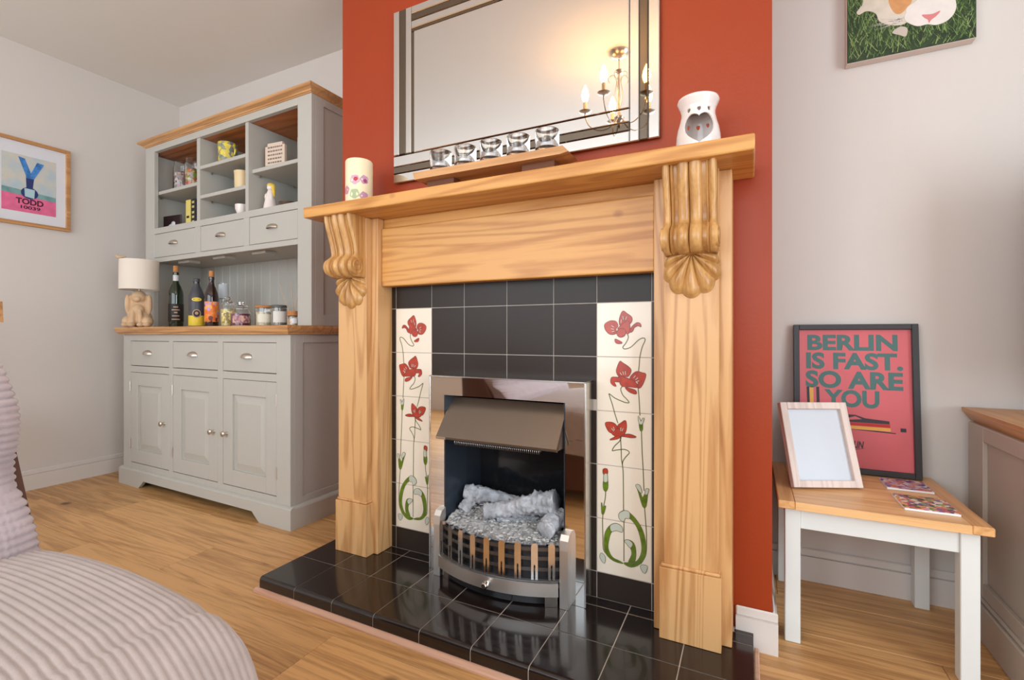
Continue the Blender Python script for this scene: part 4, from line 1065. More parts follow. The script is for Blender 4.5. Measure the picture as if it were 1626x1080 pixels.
bk = onh('book', 'yellow spined book standing in the lower left bay', 'book', -1.085, 0.25, 1.3857, 0, 'books in the hutch')
box('cover', bk, plain('yellow_spine', lin(226, 206, 112), .5), -.022, .022, -.06, .06, 0, .150, .002); box('spine_print', bk, Ml_b, -.012, .012, -.0608, -.0598, .05, .062, 0)
bk = onh('book', 'black spined book beside the yellow one', 'book', -1.035, 0.25, 1.3857, 0, 'books in the hutch')
box('cover', bk, plain('black_spine', lin(34, 32, 30), .5), -.020, .020, -.06, .06, 0, .150, .002)
for zz in (.02, .045, .07, .1, .125): box('spine_print', bk, plain('spine_cream', lin(200, 190, 130), .5), -.010, .010, -.0608, -.0598, zz, zz + .012, 0)
cd = onh('picture_card', 'small dark card with white rounded shape at lower left of hutch', 'card', -1.265, 0.205, 1.3857, .1)
box('card', cd, plain('dark_maroon', lin(44, 26, 26), .4), -.075, .075, -.004, .004, 0, .088, .003)
blob('pale_shape', cd, plain('silver_white', lin(206, 206, 210), .3), [(.01, -.008, .024, .034, .007, .015), (.02, -.008, .04, .016, .006, .012)], .002, 3)
tn = onh('lemon_mug', 'grey mug printed with yellow lemons on upper middle shelf', 'mug', -0.752, 0.205, 1.6652)
ML = confetti('lemon_print', [lin(136, 136, 130), lin(120, 124, 122), lin(228, 204, 60), lin(236, 214, 84), lin(146, 150, 120), lin(214, 190, 60)], 70)
lathe('cup', tn, ML, [(0, 0), (.040, 0), (.043, .004), (.045, .118), (.043, .118), (.040, .006), (0, .006)], seg=30)
tube('handle', tn, ML, [(.043, 0, .100), (.062, -.004, .098), (.070, -.004, .07), (.060, -.004, .035), (.043, 0, .028)], .005, 8)
cm = onh('cream_mug', 'cream mug on the lower middle shelf of hutch', 'mug', -0.628, 0.205, 1.5142)
Mcm = plain('cream_glaze', lin(236, 208, 160), .3)
lathe('cup', cm, Mcm, [(0, 0), (.034, 0), (.036, .004), (.038, .09), (.040, .104), (.038, .105), (.035, .09), (.033, .006), (0, .006)], seg=28)
tube('handle', cm, Mcm, [(.036, 0, .085), (.055, 0, .08), (.058, 0, .05), (.036, 0, .03)], .004, 8)
cp = onh('small_cup', 'tiny white teacup with side handle at bottom of middle bay', 'cup', -0.580, 0.17, 1.3857)
lathe('cup', cp, M_white, [(0, 0), (.018, 0), (.020, .006), (.030, .03), (.031, .052), (.029, .052), (.027, .03), (.016, .008), (0, .008)], seg=28)
tube('handle', cp, M_white, [(-.029, 0, .046), (-.043, 0, .048), (-.045, 0, .03), (-.027, 0, .022)], .003, 8)
pq = onh('plaque', 'rounded beige plaque with small lettering on top right shelf', 'plaque', -0.345, 0.185, 1.5882, .12)
bm = bmesh.new(); abox(bm, -.060, .060, -.006, .006, 0, .118); bmesh.ops.bevel(bm, geom=[e for e in bm.edges if abs(e.verts[0].co.y - e.verts[1].co.y) > .001], offset=.014, segments=4, affect='EDGES')
frombm('slab', bm, plain('beige_ceramic', lin(216, 196, 178), .5), pq, False)
Mpt = plain('plaque_print', lin(120, 104, 94), .6)
for r in range(5):
    xx = -.044
    while xx < .04:
        w = random.uniform(.006, .016); box('print', pq, Mpt, xx, min(xx + w, .046), -.0066, -.0060, .022 + r * .018, .029 + r * .018, 0); xx += w + .004
pf = onh('photo_frame', 'pale framed photo half hidden behind the right hutch stile', 'frame', -0.225, 0.255, 1.5882, -.15)
boxes('frame', pf, plain('pale_wood_frame', lin(200, 176, 146), .5), [(-.06, -.05, -.008, .008, 0, .16), (.05, .06, -.008, .008, 0, .16), (-.05, .05, -.008, .008, 0, .01), (-.05, .05, -.008, .008, .15, .16)], .001)
box('photo', pf, plain('photo_tone', lin(150, 120, 90), .3, var=.4, bscale=120), -.05, .05, -.002, .002, .01, .15, 0)
bf = onh('dark_photo_frame', 'black frame standing at the back of top right shelf', 'frame', -0.300, 0.33, 1.5882, -.1)
boxes('frame', bf, Ml_b, [(-.075, -.06, -.008, .008, 0, .2), (.06, .075, -.008, .008, 0, .2), (-.06, .06, -.008, .008, 0, .015), (-.06, .06, -.008, .008, .185, .2)], .001)
box('photo', bf, plain('dark_photo', lin(40, 34, 30), .3), -.06, .06, -.003, .003, .015, .185, 0)
fgn = onh('figurine', 'white figurine of a long gowned figure with yellow hair', 'figurine', -0.386, 0.185, 1.3857)
lathe('gown', fgn, M_white, [(0, 0), (.032, 0), (.032, .004), (.028, .03), (.020, .07), (.014, .092), (.011, .100), (0, .102)], seg=28)
blob('head', fgn, M_white, [(0, 0, .114, .015, .015, .017), (-.016, -.006, .07, .008, .012, .02), (.016, -.004, .06, .008, .010, .028)], .0022, 3)
blob('hair', fgn, plain('yellow_hair', lin(226, 190, 70), .5), [(0, .003, .126, .019, .017, .012), (.016, .006, .110, .009, .010, .022), (.020, .006, .085, .006, .007, .02), (-.014, .008, .116, .008, .010, .014)], .0022, 3)
ds = onh('small_dish', 'low dark round dish beside the white figurine', 'dish', -0.285, 0.21, 1.3857)
lathe('dish', ds, plain('bronze_dish', lin(84, 62, 46), .4), [(0, 0), (.03, 0), (.045, .03), (.046, .034), (.044, .034), (.029, .005), (0, .005)], seg=28)

# ================================================================= PICTURE ON LEFT WALL
lp = thing('framed_medal_picture', 'oak framed print of a race medal on blue ribbon, on left wall', 'picture', (XL + .001, -0.235, 1.356))
px = XL + .0005
y0, y1, za, zb = -0.398, -0.072, 1.356, 1.792
boxes('frame', lp, M_oaky, [(px, px + .022, y0, y0 + .017, za, zb), (px, px + .022, y1 - .017, y1, za, zb), (px, px + .022, y0 + .017, y1 - .017, za, za + .017), (px, px + .022, y0 + .017, y1 - .017, zb - .017, zb)], .001)
box('mount', lp, plain('cool_white_mount', lin(222, 222, 228), .6), px, px + .009, y0 + .016, y1 - .016, za + .016, zb - .016, 0)
ay0, ay1, az0, az1 = -0.338, -0.130, 1.424, 1.712
pp = lambda a, b, t: (px + t, a, b)      # y, z, depth
m, N, L, p_ = base('print_backdrop')
tc = N.new('ShaderNodeTexCoord'); nz = N.new('ShaderNodeTexNoise'); nz.inputs['Scale'].default_value = 14; r = N.new('ShaderNodeValToRGB')
L.new(tc.outputs['Object'], nz.inputs['Vector']); L.new(nz.outputs['Fac'], r.inputs['Fac']); L.new(r.outputs['Color'], p_.inputs['Base Color'])
r.color_ramp.elements[0].color = lin(176, 196, 206); r.color_ramp.elements[1].color = lin(206, 202, 192); r.color_ramp.elements[0].position = .35; r.color_ramp.elements[1].position = .6
box('print', lp, m, px + .009, px + .0096, ay0, ay1, az0, az1, 0)
Mpk = plain('print_pink', lin(226, 108, 150), .5, var=.12, bscale=200); Mbl = plain('print_blue', lin(66, 128, 196), .5, var=.35, bscale=350); Mnv = plain('print_navy', lin(44, 56, 112), .5); Mlb = plain('print_paleblue', lin(176, 206, 216), .5)
Mtl = plain('print_sea', lin(120, 160, 160), .5, var=.2, bscale=200); Mmr = plain('print_maroon', lin(74, 24, 50), .5)
prism('print_shape', lp, Mtl, [(ay0, 1.505), (ay1, 1.492), (ay1, 1.525), (ay0, 1.54)], pp, .0096, .0099)
prism('print_shape', lp, Mpk, [(ay0, az0), (ay1, az0), (ay1, 1.500), (ay0, 1.512)], pp, .0096, .0102)
prism('print_shape', lp, Mbl, [(-0.277, 1.702), (-0.252, 1.697), (-0.222, 1.608), (-0.222, 1.55), (-0.246, 1.55), (-0.248, 1.612)], pp, .0096, .0103)
prism('print_shape', lp, Mbl, [(-0.205, 1.690), (-0.178, 1.686), (-0.217, 1.600), (-0.222, 1.55), (-0.246, 1.56), (-0.232, 1.618)], pp, .0096, .0105)
prism('print_shape', lp, Mnv, [(-0.248, 1.60), (-0.218, 1.60), (-0.222, 1.548), (-0.246, 1.548)], pp, .0096, .0107)
prism('print_shape', lp, Mnv, [(-.234 + .033 * math.cos(t * PI / 12), 1.524 + .030 * math.sin(t * PI / 12)) for t in range(24)], pp, .0096, .0108)
prism('print_shape', lp, Mlb, [(-0.252, 1.505), (-0.216, 1.500), (-0.214, 1.545), (-0.254, 1.547)], pp, .0096, .0110)
lettering('lettering', lp, Mmr, 'TODD', (-0.286, -0.180, 1.464, 1.494), pp, .0108, .035)
lettering('lettering', lp, Mmr, '10039', (-0.268, -0.192, 1.441, 1.458), pp, .0108, .025)

# ================================================================= RIGHT ALCOVE
ta = thing('side_table', 'low side table with oak plank top and pale grey legs', 'table', (0.668, 0.28, 0.0))
tx0, tx1, ty0, ty1, tz0, tz1 = 0.459, 0.877, 0.071, 0.490, 0.354, 0.374
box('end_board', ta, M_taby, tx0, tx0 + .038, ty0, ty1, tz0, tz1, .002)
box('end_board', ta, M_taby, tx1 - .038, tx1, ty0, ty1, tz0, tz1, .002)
for k in range(4):
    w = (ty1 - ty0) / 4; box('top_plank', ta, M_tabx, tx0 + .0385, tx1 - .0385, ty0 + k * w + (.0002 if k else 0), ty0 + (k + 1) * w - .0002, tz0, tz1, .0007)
for xx in (0.476, 0.826):
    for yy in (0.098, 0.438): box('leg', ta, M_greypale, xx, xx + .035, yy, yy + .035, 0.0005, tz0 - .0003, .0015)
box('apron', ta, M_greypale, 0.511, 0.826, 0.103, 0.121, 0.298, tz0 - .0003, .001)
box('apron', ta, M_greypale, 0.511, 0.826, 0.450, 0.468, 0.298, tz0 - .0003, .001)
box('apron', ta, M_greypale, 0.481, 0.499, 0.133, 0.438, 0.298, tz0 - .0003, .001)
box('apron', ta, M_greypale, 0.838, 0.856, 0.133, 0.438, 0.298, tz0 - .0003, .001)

# poster frame leaning on the wall
Wp, Hp = 0.322, 0.458
po = D.objects.new('poster_frame', None); COL.objects.link(po); po.empty_display_size = .05
tilt = math.asin((0.478 - 0.437) / Hp)
po.location = (0.5215, 0.4365, 0.3760); po.rotation_euler = (-tilt, 0, 0)
po['label'] = 'black framed pink poster with green BERLIN IS FAST lettering leaning on wall'; po['category'] = 'poster'
ORG[po.name] = Vector((0, 0, 0))
fw = .0165
for b in ((0, fw, 0, Hp), (Wp - fw, Wp, 0, Hp), (fw, Wp - fw, 0, fw), (fw, Wp - fw, Hp - fw, Hp)): box('frame_rail', po, plain('charcoal_frame', lin(58, 56, 58), .35), b[0], b[1], -.004, .016, b[2], b[3], .0012)
Mpo = plain('poster_pink', lin(218, 104, 110), .35, coat=.25)
box('poster', po, Mpo, fw, Wp - fw, .008, .010, fw, Hp - fw, 0)
Mte = plain('poster_green', lin(76, 114, 110), .4); Mdk = plain('poster_dark', lin(58, 52, 58), .4); Myl = plain('poster_yellow', lin(236, 176, 84), .4); Mrd2 = plain('poster_red', lin(196, 44, 44), .4)
sx = Wp / 768.0; sz = Hp / 946.0
def pc(zx, zy):      # coordinates measured on the poster
    k = 1 - 0.038 * (zy - 57) / 946 * 0
    return ((zx - 68 - 30 * (zy - 57) / 946 * 0.5) * sx, Hp - (zy - 57) * sz)
ppo = lambda a, b, t: (a, .0079 - t, b)
def plet(body, x0, x1, y0, y1, mat=Mte, bold=.04, shear=0):
    a = pc(x0, y1); b = pc(x1, y0); lettering('lettering', po, mat, body, (a[0], b[0], a[1], b[1]), ppo, .0004, bold, shear)
plet('BERLIN', 165, 722, 123, 226); plet('IS FAST.', 158, 752, 240, 350); plet('SO ARE', 155, 752, 360, 474); plet('YOU', 277, 614, 480, 592)
def ppoly(mat, pts, t): prism('print_shape', po, mat, [pc(*q) for q in pts], ppo, 0.0, t)
ppoly(Mdk, [(161, 470), (178, 468), (184, 590), (167, 592)], .0004); ppoly(Myl, [(179, 467), (205, 467), (208, 588), (184, 590)], .0004); ppoly(Mdk, [(224, 468), (243, 468), (248, 590), (228, 590)], .0004)
ppoly(Mdk, [(200, 640), (470, 637), (530, 655), (672, 665), (674, 684), (200, 684)], .0004)
ppoly(Mpo, [(205, 668), (415, 662), (470, 645), (510, 662), (420, 672), (205, 674)], .0006)
ppoly(Mrd2, [(200, 686), (676, 686), (677, 706), (200, 704)], .0004); ppoly(Myl, [(200, 706), (678, 707), (680, 728), (200, 726)], .0004)
ppoly(Mdk, [(415, 729), (600, 729), (710, 735), (708, 740), (590, 736)], .0005); ppoly(Mdk, [(735, 703), (768, 703), (769, 726), (736, 726)], .0004)
plet('BERLIN', 390, 522, 802, 846, Mdk, .03, .25)
ppoly(Mdk, [(380, 852), (450, 860), (540, 843), (470, 852), (400, 846)], .0005)
box('backing_board', po, M_cork, .003, Wp - .003, .0105, .0135, .003, Hp - .003, 0)

# empty photo frame standing askew on the table
fr = D.objects.new('photo_frame', None); COL.objects.link(fr); fr.empty_display_size = .05
ang = math.radians(24.5); fr.location = (0.503, 0.182, 0.3806)
fr['label'] = 'whitewashed wooden photo frame, empty white, standing on the side table'; fr['category'] = 'frame'
ORG[fr.name] = Vector((0, 0, 0))
fr.rotation_mode = 'XYZ'
fr.rotation_euler = (Matrix.Rotation(ang, 4, 'Z') @ Matrix.Rotation(-math.radians(18.5), 4, 'X')).to_euler()
Wf, Hf, bf_, dpt = 0.187, 0.236, 0.019, 0.018
Mww = wood('whitewashed_wood', lin(230, 212, 202), lin(206, 186, 174), 2, 2, 30, .5)
for b in ((0, bf_, 0, Hf), (Wf - bf_, Wf, 0, Hf), (bf_, Wf - bf_, 0, bf_), (bf_, Wf - bf_, Hf - bf_, Hf)): box('frame_rail', fr, Mww, b[0], b[1], 0, dpt, b[2], b[3], .0012)
box('white_insert', fr, plain('blank_white', lin(206, 211, 219), .3, coat=.1), bf_, Wf - bf_, dpt - .006, dpt - .004, bf_, Hf - bf_, 0)
box('back_board', fr, M_oakred, .006, Wf - .006, dpt - .004, dpt - .001, .006, Hf - .006, 0)
prism('easel_strut', fr, M_oakred, [(dpt + .0005, .15), (dpt + .004, .15), (.085, .0285), (.081, .0275)], lambda a, b, t: (t, a, b), .05, .11)

# colourful booklets
for k, (x0, x1, y0, y1, lab, cols) in enumerate(((0.733, 0.835, 0.302, 0.402, 'blue and pink patterned booklet beside the poster frame', [lin(214, 190, 200), lin(70, 70, 150), lin(200, 120, 120), lin(230, 220, 222), lin(140, 120, 180), lin(210, 150, 110)]),
                               (0.731, 0.836, 0.126, 0.243, 'orange and green patterned booklet nearest the table front', [lin(226, 130, 90), lin(150, 170, 80), lin(190, 80, 110), lin(232, 220, 210), lin(110, 110, 150), lin(230, 170, 120), lin(60, 80, 70)]))):
    b = thing('booklet', lab, 'booklet', ((x0 + x1) / 2, (y0 + y1) / 2, 0.3743), 0, 'patterned booklets on the side table')
    box('pages', b, M_paper, x0, x1, y0, y1, 0.3743, 0.3795, .0006); box('cover', b, confetti('booklet_cover_%d' % k, cols, 110), x0, x1, y0, y1, 0.3796, 0.3803, 0)

# cabinet on the right, taupe with oak top
cb = thing('cabinet', 'taupe panelled cabinet with oak top at the right picture edge', 'cabinet', (1.5, 0.27, 0.0))
cx0, cx1, cy0, cy1, cz = 0.945, 2.05, 0.06, 0.44, 0.592
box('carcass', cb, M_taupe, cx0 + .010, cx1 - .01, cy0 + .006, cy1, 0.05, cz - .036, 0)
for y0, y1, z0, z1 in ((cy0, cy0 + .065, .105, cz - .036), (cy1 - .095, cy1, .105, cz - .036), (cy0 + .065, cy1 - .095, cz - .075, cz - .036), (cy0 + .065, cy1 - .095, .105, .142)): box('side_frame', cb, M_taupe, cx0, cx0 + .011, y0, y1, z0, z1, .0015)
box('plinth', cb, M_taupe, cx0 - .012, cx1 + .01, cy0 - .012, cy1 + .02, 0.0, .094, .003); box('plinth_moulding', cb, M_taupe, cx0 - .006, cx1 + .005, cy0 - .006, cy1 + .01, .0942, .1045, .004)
bm = bmesh.new(); rows = []
for (o, z) in ((0.012, cz - .0358), (.008, cz - .030), (-.001, cz - .014), (-.004, cz - .010), (-.004, cz)):
    rows.append([bm.verts.new(c) for c in ((cx0 + o, cy0 + o, z), (cx1 - o, cy0 + o, z), (cx1 - o, cy1 - o + .03, z), (cx0 + o, cy1 - o + .03, z))])
for A, B in zip(rows, rows[1:]):
    for k in range(4): bm.faces.new((A[k], A[(k + 1) % 4], B[(k + 1) % 4], B[k]))
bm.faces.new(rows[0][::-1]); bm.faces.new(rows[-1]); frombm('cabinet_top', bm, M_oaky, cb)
for k in range(2):
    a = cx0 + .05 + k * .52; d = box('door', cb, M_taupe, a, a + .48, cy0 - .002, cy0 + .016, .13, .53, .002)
    bmk = bmesh.new(); atube(bmk, [(a + (.44 if k == 0 else .04), cy0 - .002, .33), (a + (.44 if k == 0 else .04), cy0 - .012, .33), (a + (.44 if k == 0 else .04), cy0 - .024, .33)], [.006, .006, .013], 14); frombm('knob', bmk, M_nickel, d, True, 50)
# television on the cabinet, past the right edge of the picture
tv = thing('television', 'black flat television on the taupe cabinet, past the right picture edge', 'television', (1.54, 0.25, cz))
box('screen', tv, M_black, 1.02, 2.06, 0.235, 0.265, cz + .07, cz + .66, .003); box('stand', tv, M_black, 1.5, 1.78, 0.16, 0.34, cz + .0003, cz + .012, .003); box('neck', tv, M_black, 1.59, 1.69, .24, .262, cz + .012, cz + .072, .002)

# rabbit canvas
cv = thing('rabbit_canvas', 'canvas photo print of a white and ginger rabbit in grass', 'picture', (0.817, 0.478, 1.643))
qx0, qx1, qz0, qz1, qy = 0.664, 0.970, 1.643, 1.949, 0.461
box('canvas', cv, plain('canvas_edge', lin(226, 212, 202), .7), qx0, qx1, qy, YB - .0008, qz0, qz1, .0012)
box('print', cv, plain('print_dark_green', lin(40, 56, 30), .5, var=.5, bscale=260), qx0 + .001, qx1 - .001, qy - .0006, qy - .0001, qz0 + .001, qz1 - .001, 0)
qp = lambda a, b, t: (a, qy - t, b)
gr = [plain('grass_%d' % i, lin(*c), .5) for i, c in enumerate(((66, 94, 44), (94, 124, 58), (138, 158, 96), (40, 60, 30)))]
gb = [bmesh.new() for _ in gr]
for k in range(1500):
    i = random.randrange(4); x = random.uniform(qx0 + .004, qx1 - .004); z = random.uniform(qz0 + .002, qz1 - .05); h = random.uniform(.012, .05); l = random.uniform(-.8, .8) * h; w = random.uniform(.0006, .0016)
    xe = min(qx1 - .001, max(qx0 + .001, x + l)); ze = min(qz1 - .001, z + h); t = .0008 + .0004 * random.random()
    vs = [gb[i].verts.new(qp(x - w, z, t)), gb[i].verts.new(qp(x + w, z, t)), gb[i].verts.new(qp(xe, ze, t))]; gb[i].faces.new(vs)
for i, b_ in enumerate(gb): frombm('grass_print', b_, gr[i], cv)['kind'] = 'stuff'
# outlines of the rabbit in metres on the canvas (x, z)
def rp(nm, mat, pts, t): prism(nm, cv, mat, [tuple(q) for q in closed_spline([(min(qx1 - .001, max(qx0 + .001, p[0])), min(qz1 - .001, p[1])) for p in pts], 4)], qp, .0002, t)
Mfw = plain('fur_white', lin(232, 224, 218), .6, var=.05, bscale=200); Mfg = plain('fur_ginger', lin(206, 148, 96), .6, var=.12, bscale=300); Mns = plain('nose_pink', lin(214, 130, 130), .5); Mfs = plain('fur_shade', lin(196, 184, 172), .6)
rp('body', plain('fur_cream', lin(214, 202, 186), .6, var=.08, bscale=200), [(0.7056, 1.8229), (0.6992, 1.8093), (0.6896, 1.7966), (0.696, 1.7869), (0.7151, 1.7928), (0.7372, 1.7786), (0.7465, 1.7528), (0.7712, 1.7342), (0.8075, 1.7276), (0.8313, 1.7619), (0.8313, 1.8854), (0.7712, 1.9248), (0.7151, 1.8975)], .0016)
rp('foot', Mfs, [(0.7773, 1.7096), (0.7955, 1.7216), (0.8135, 1.7127), (0.8105, 1.6891), (0.7955, 1.697)], .0017)
rp('patch', Mfg, [(0.77, 1.8184), (0.7712, 1.7952), (0.7834, 1.7668), (0.7985, 1.7604), (0.8135, 1.7748), (0.8254, 1.7937), (0.8313, 1.8667), (0.7834, 1.8902)], .0019)
rp('muzzle', Mfw, [(0.8105, 1.7568), (0.8135, 1.7748), (0.8313, 1.7844), (0.8489, 1.8013), (0.8892, 1.796), (0.9174, 1.7762), (0.9252, 1.7483), (0.9202, 1.7244), (0.9034, 1.7074), (0.8807, 1.7029), (0.8605, 1.7105), (0.8372, 1.7116), (0.8135, 1.7296), (0.8063, 1.7468)], .0022)
rp('forehead', Mfw, [(0.843, 1.7957), (0.9174, 1.7725), (0.9341, 1.8325), (0.9006, 1.8912), (0.8605, 1.9052), (0.8372, 1.8572)], .0023)
rp('nose', Mns, [(0.8474, 1.7414), (0.8605, 1.7391), (0.8735, 1.7375), (0.8898, 1.7414), (0.8807, 1.7287), (0.8692, 1.721), (0.864, 1.7132), (0.8611, 1.7233), (0.8533, 1.7312)], .0026)
for k in range(14):
    a0 = (random.uniform(0.7955, 0.8135), random.uniform(1.731, 1.7522)); a1 = (random.uniform(0.7088, 0.7589), random.uniform(1.7132, 1.7683))
    bm = bmesh.new(); v = [bm.verts.new(qp(a0[0], a0[1] + .0006, .0027)), bm.verts.new(qp(a0[0], a0[1] - .0006, .0027)), bm.verts.new(qp(a1[0], a1[1], .0027))]; bm.faces.new(v); frombm('whisker', bm, Mfw, cv)

# ================================================================= SOFAS
def ribbed(name, parent, mat, f, nu, nv):
    bm = bmesh.new(); g_ = [[bm.verts.new(f(i / nu, j / nv)) for j in range(nv + 1)] for i in range(nu + 1)]
    for i in range(nu):
        for j in range(nv): bm.faces.new((g_[i][j], g_[i + 1][j], g_[i + 1][j + 1], g_[i][j + 1]))
    return frombm(name, bm, mat, parent, True)
RIB = 0.0102
def sofa(label, loc, rz, width, seatcol, backcol):
    """local frame: seat runs from x=0 (back) to x=depth; ribs run along x; y from 0 (near side) to -width"""
    s = thing('sofa', label, 'sofa', loc, rz, None, True)
    dep, zt_ = 0.668, 0.418
    rr_b = 0.17
    def seat(u, v):
        # u along the x path, v across y
        flat = dep - rr_b; arc = 0.30; drop = 0.20; tot = flat + arc + drop
        q = u * tot
        if q < flat: x, dz = q, 0.0
        elif q < flat + arc:
            a = (q - flat) / arc * PI / 2; x, dz = flat + rr_b * math.sin(a), 0.19 * (1 - math.cos(a))
        else: x, dz = dep, 0.19 + (q - flat - arc) / drop * 0.18
        fl_ = width + 2 * 0.16; w = v * fl_
        re = 0.05
        def edge(d):      # distance along the wrapped path from the bottom of a side
            side = 0.30 - 0.12 * 0; 
            return d
        side_h = 0.16
        if w < side_h:   yy = 0.0; dy = side_h - w + .05; n = (0, 1)
        elif w > fl_ - side_h: yy = -width; dy = w - (fl_ - side_h) + .05; n = (0, -1)
        else:
            t = w - side_h; yy = -t
            e = min(t, width - t); dy = 0.0
            if e < re: dy = re * (1 - math.sqrt(max(0, 1 - ((re - e) / re) ** 2))) * 0.67
            n = (0, 0)
        crown = 0.030 * math.sin(PI * min(1, x / dep)) + 0.012 * (1 - (2 * (min(width, max(0, -yy)) / width) - 1) ** 4)
        z = zt_ + crown - (dz ** 2.2 + dy ** 2.2) ** (1 / 2.2)
        rib = abs(math.sin(PI * w / RIB)) ** 0.6 * 0.0034
        cx_ = 0.0
        if dz > 0.02: cx_ = rib * min(1, dz / .1)
        pinch = 0.022 * (min(1, dy / .2)) 
        corner = 0.05 * max(0, (x - flat) / rr_b) ** 2 * max(0, 1 - min(-yy, width + yy) / 0.12) ** 2 if n == (0, 0) else 0.05 * max(0, (x - flat) / rr_b) ** 2
        if q >= flat + arc: corner = 0.05 * (1 if n != (0, 0) else max(0, 1 - min(-yy, width + yy) / 0.12) ** 2)
        seam = -0.006 * math.exp(-((q - flat - .01) / .011) ** 2)
        return (x + cx_ - corner, yy + n[1] * 0, max(0.05, z + (rib + seam) * (1 - min(1, dz / .15) * .7)))
    ribbed('seat', s, seatcol, seat, 70, int((width + .32) / RIB * 5))
    # back cushion: fat pillow leaning against the shell; the ribs turn level where they wrap round the end
    fx = [(.40, .085), (.418, .075), (.45, .060), (.472, .048), (.508, .011), (.531, -.031), (.57, -.038), (.603, -.020), (.65, -.013), (.678, -.022), (.733, -.073), (.765, -.115), (.785, -.16)]
    def prof_x(z):
        for (z0, x0), (z1, x1) in zip(fx, fx[1:]):
            if z <= z1: return x0 + (x1 - x0) * (z - z0) / (z1 - z0)
        return fx[-1][1]
    def back(u, v):
        span = width + .20; w = v * span           # wrap: end, front, end
        if w < .10: e = 0.0; y = -.03; depth = (.10 - w) * 1.6
        elif w > span - .10: e = 0.0; y = -width + .03; depth = (w - span + .10) * 1.6
        else: t = w - .10; y = -.03 - t * (width - .06) / width; depth = 0.0; e = min(t, width - t)
        z = .40 + .385 * u
        ed = min(1, e / .12); rnd = math.sqrt(max(0, 1 - (1 - ed) ** 2))
        side_rib = abs(math.sin(PI * z / .0125)) ** .6 * .006 * (1 - ed)
        rib = abs(math.sin(PI * w / RIB)) ** .6 * .0035 * ed
        x = prof_x(z) + .055 * rnd * math.sin(PI * u) ** .5 + rib + side_rib - depth - .008
        yy = y + (side_rib if y > -width / 2 else -side_rib) * .7 + (-.02 * math.sin(PI * u * 2.2) ** 2 * (1 - ed) if depth else 0) * (1 if y > -width / 2 else -1)
        return (x, yy, z)
    ribbed('back_cushion', s, backcol, back, 150, int((width + .2) / RIB * 4))
    # leather shell of the backrest
    prism('back_shell', s, M_leather, [(0.024, .07), (.016, .40), (-.088, .59), (-.125, .655), (-.21, .655), (-.20, .59), (-.18, .07)], lambda a, b, t: (a, t, b), -0.010, -width + .010)
    box('base', s, M_leather, -.02, dep - .08, -width + .03, -.03, .05, .30, .01)
    for fx in (.03, dep - .16):
        for fy in (-.08, -width + .08): box('foot', s, M_black, fx - .025, fx + .025, fy - .025, fy + .025, 0.0005, .06, .003)
    return s
sofa('mink corduroy sofa end with brown leather back at the lower left', (-0.770, -0.935, 0.0), 0.0, 0.95, M_cord, M_cordp)
s2 = sofa('long mink corduroy sofa facing the fireplace, seen only in reflections', (-0.60, -2.60, 0.0), PI / 2, 1.9, M_cord, M_cordp)
s2.location = (1.40 - 1.9 + 0.0, -2.60, 0.0)

# dining chair by the left wall, only its top corner is in the picture
ch = thing('dining_chair', 'pale oak dining chair against the left wall, only its corner showing', 'chair', (-2.50, -0.74, 0.0))
for yy in (-0.93, -0.55):
    box('leg', ch, M_oakx, -2.70, -2.66, yy - .02, yy + .02, .0005, .44, .002)
    prism('back_post', ch, M_oakx, [(-2.36, .0005), (-2.32, .0005), (-2.32, .44), (-2.37, .93), (-2.40, .93), (-2.36, .44)], lambda a, b, t: (a, t, b), yy - .02, yy + .02)
box('seat', ch, M_oakx, -2.72, -2.33, -0.96, -0.52, .44, .475, .006)
prism('top_rail', ch, M_oakx, [(-2.362, .85), (-2.338, .85), (-2.348, .935), (-2.372, .935)], lambda a, b, t: (a, t, b), -0.952, -0.508)
prism('back_rail', ch, M_oakx, [(-2.348, .66), (-2.330, .66), (-2.335, .71), (-2.353, .71)], lambda a, b, t: (a, t, b), -0.93, -0.55)

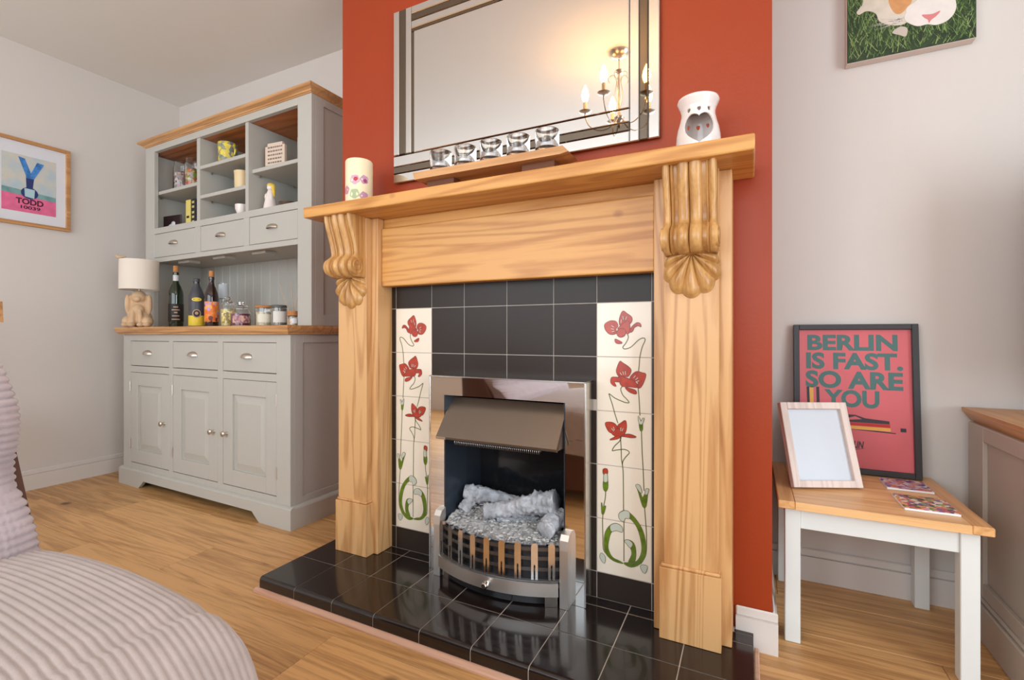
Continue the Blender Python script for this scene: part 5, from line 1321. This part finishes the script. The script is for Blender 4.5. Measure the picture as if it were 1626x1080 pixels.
# ================================================================= CHANDELIER (seen in the mirror)
cd_ = thing('chandelier', 'five arm polished chandelier with lit candle bulbs, seen in the mirror', 'chandelier', (-0.22, -1.137, ZC - .40), 0, None, True)
H0 = 0.40
lathe('ceiling_rose', cd_, M_nickel, [(0, H0 - .0005), (.055, H0 - .0005), (.054, H0 - .008), (.035, H0 - .028), (.012, H0 - .036), (0, H0 - .037)], seg=28)
tube('stem', cd_, M_nickel, [(0, 0, H0 - .036), (0, 0, .09)], .004, 10)
lathe('finial', cd_, M_nickel, [(0, .0), (.006, .004), (.012, .016), (.007, .028), (.022, .045), (.026, .06), (.012, .075), (.005, .09), (0, .092)], seg=20)
lathe('collar', cd_, M_nickel, [(0.004, .285), (.022, .292), (.010, .298), (.02, .304), (.004, .312)], seg=20)
M_bulb = plain('lit_bulb', (1, .8, .5, 1), .3, emit=(1.0, 0.52, 0.17, 1), es=75)
M_cs = plain('candle_sleeve', lin(226, 210, 180), .5)
for k in range(5):
    a = 2 * PI * k / 5 + .5; ca, sa = math.cos(a), math.sin(a)
    ar = [(.012, .06), (.05, .015), (.10, .005), (.15, .03), (.175, .075), (.178, .105)]
    arm = tube('arm', cd_, M_nickel, catmull([(r * ca, r * sa, z) for r, z in ar], 5), .0035, 8)
    c0 = (.178 * ca, .178 * sa, 0)
    lathe('drip_pan', arm, M_nickel, [(.004, .104), (.026, .108), (.034, .116), (.032, .117), (.012, .112), (0, .112)], c0, 20)
    lathe('candle_sleeve', arm, M_cs, [(0, .113), (.010, .113), (.010, .165), (0, .166)], c0, 16)
    lathe('bulb', arm, M_bulb, [(0, .167), (.010, .167), (.0175, .186), (.020, .203), (.016, .224), (.008, .245), (.002, .258), (0, .259)], c0, 16)
    tube('scroll', cd_, M_nickel, catmull([(.004 * ca, .004 * sa, .10), (.022 * ca, .022 * sa, .18), (.012 * ca, .012 * sa, .25), (.03 * ca, .03 * sa, .285), (.055 * ca, .055 * sa, .27), (.05 * ca, .05 * sa, .245)], 5), .0018, 6)
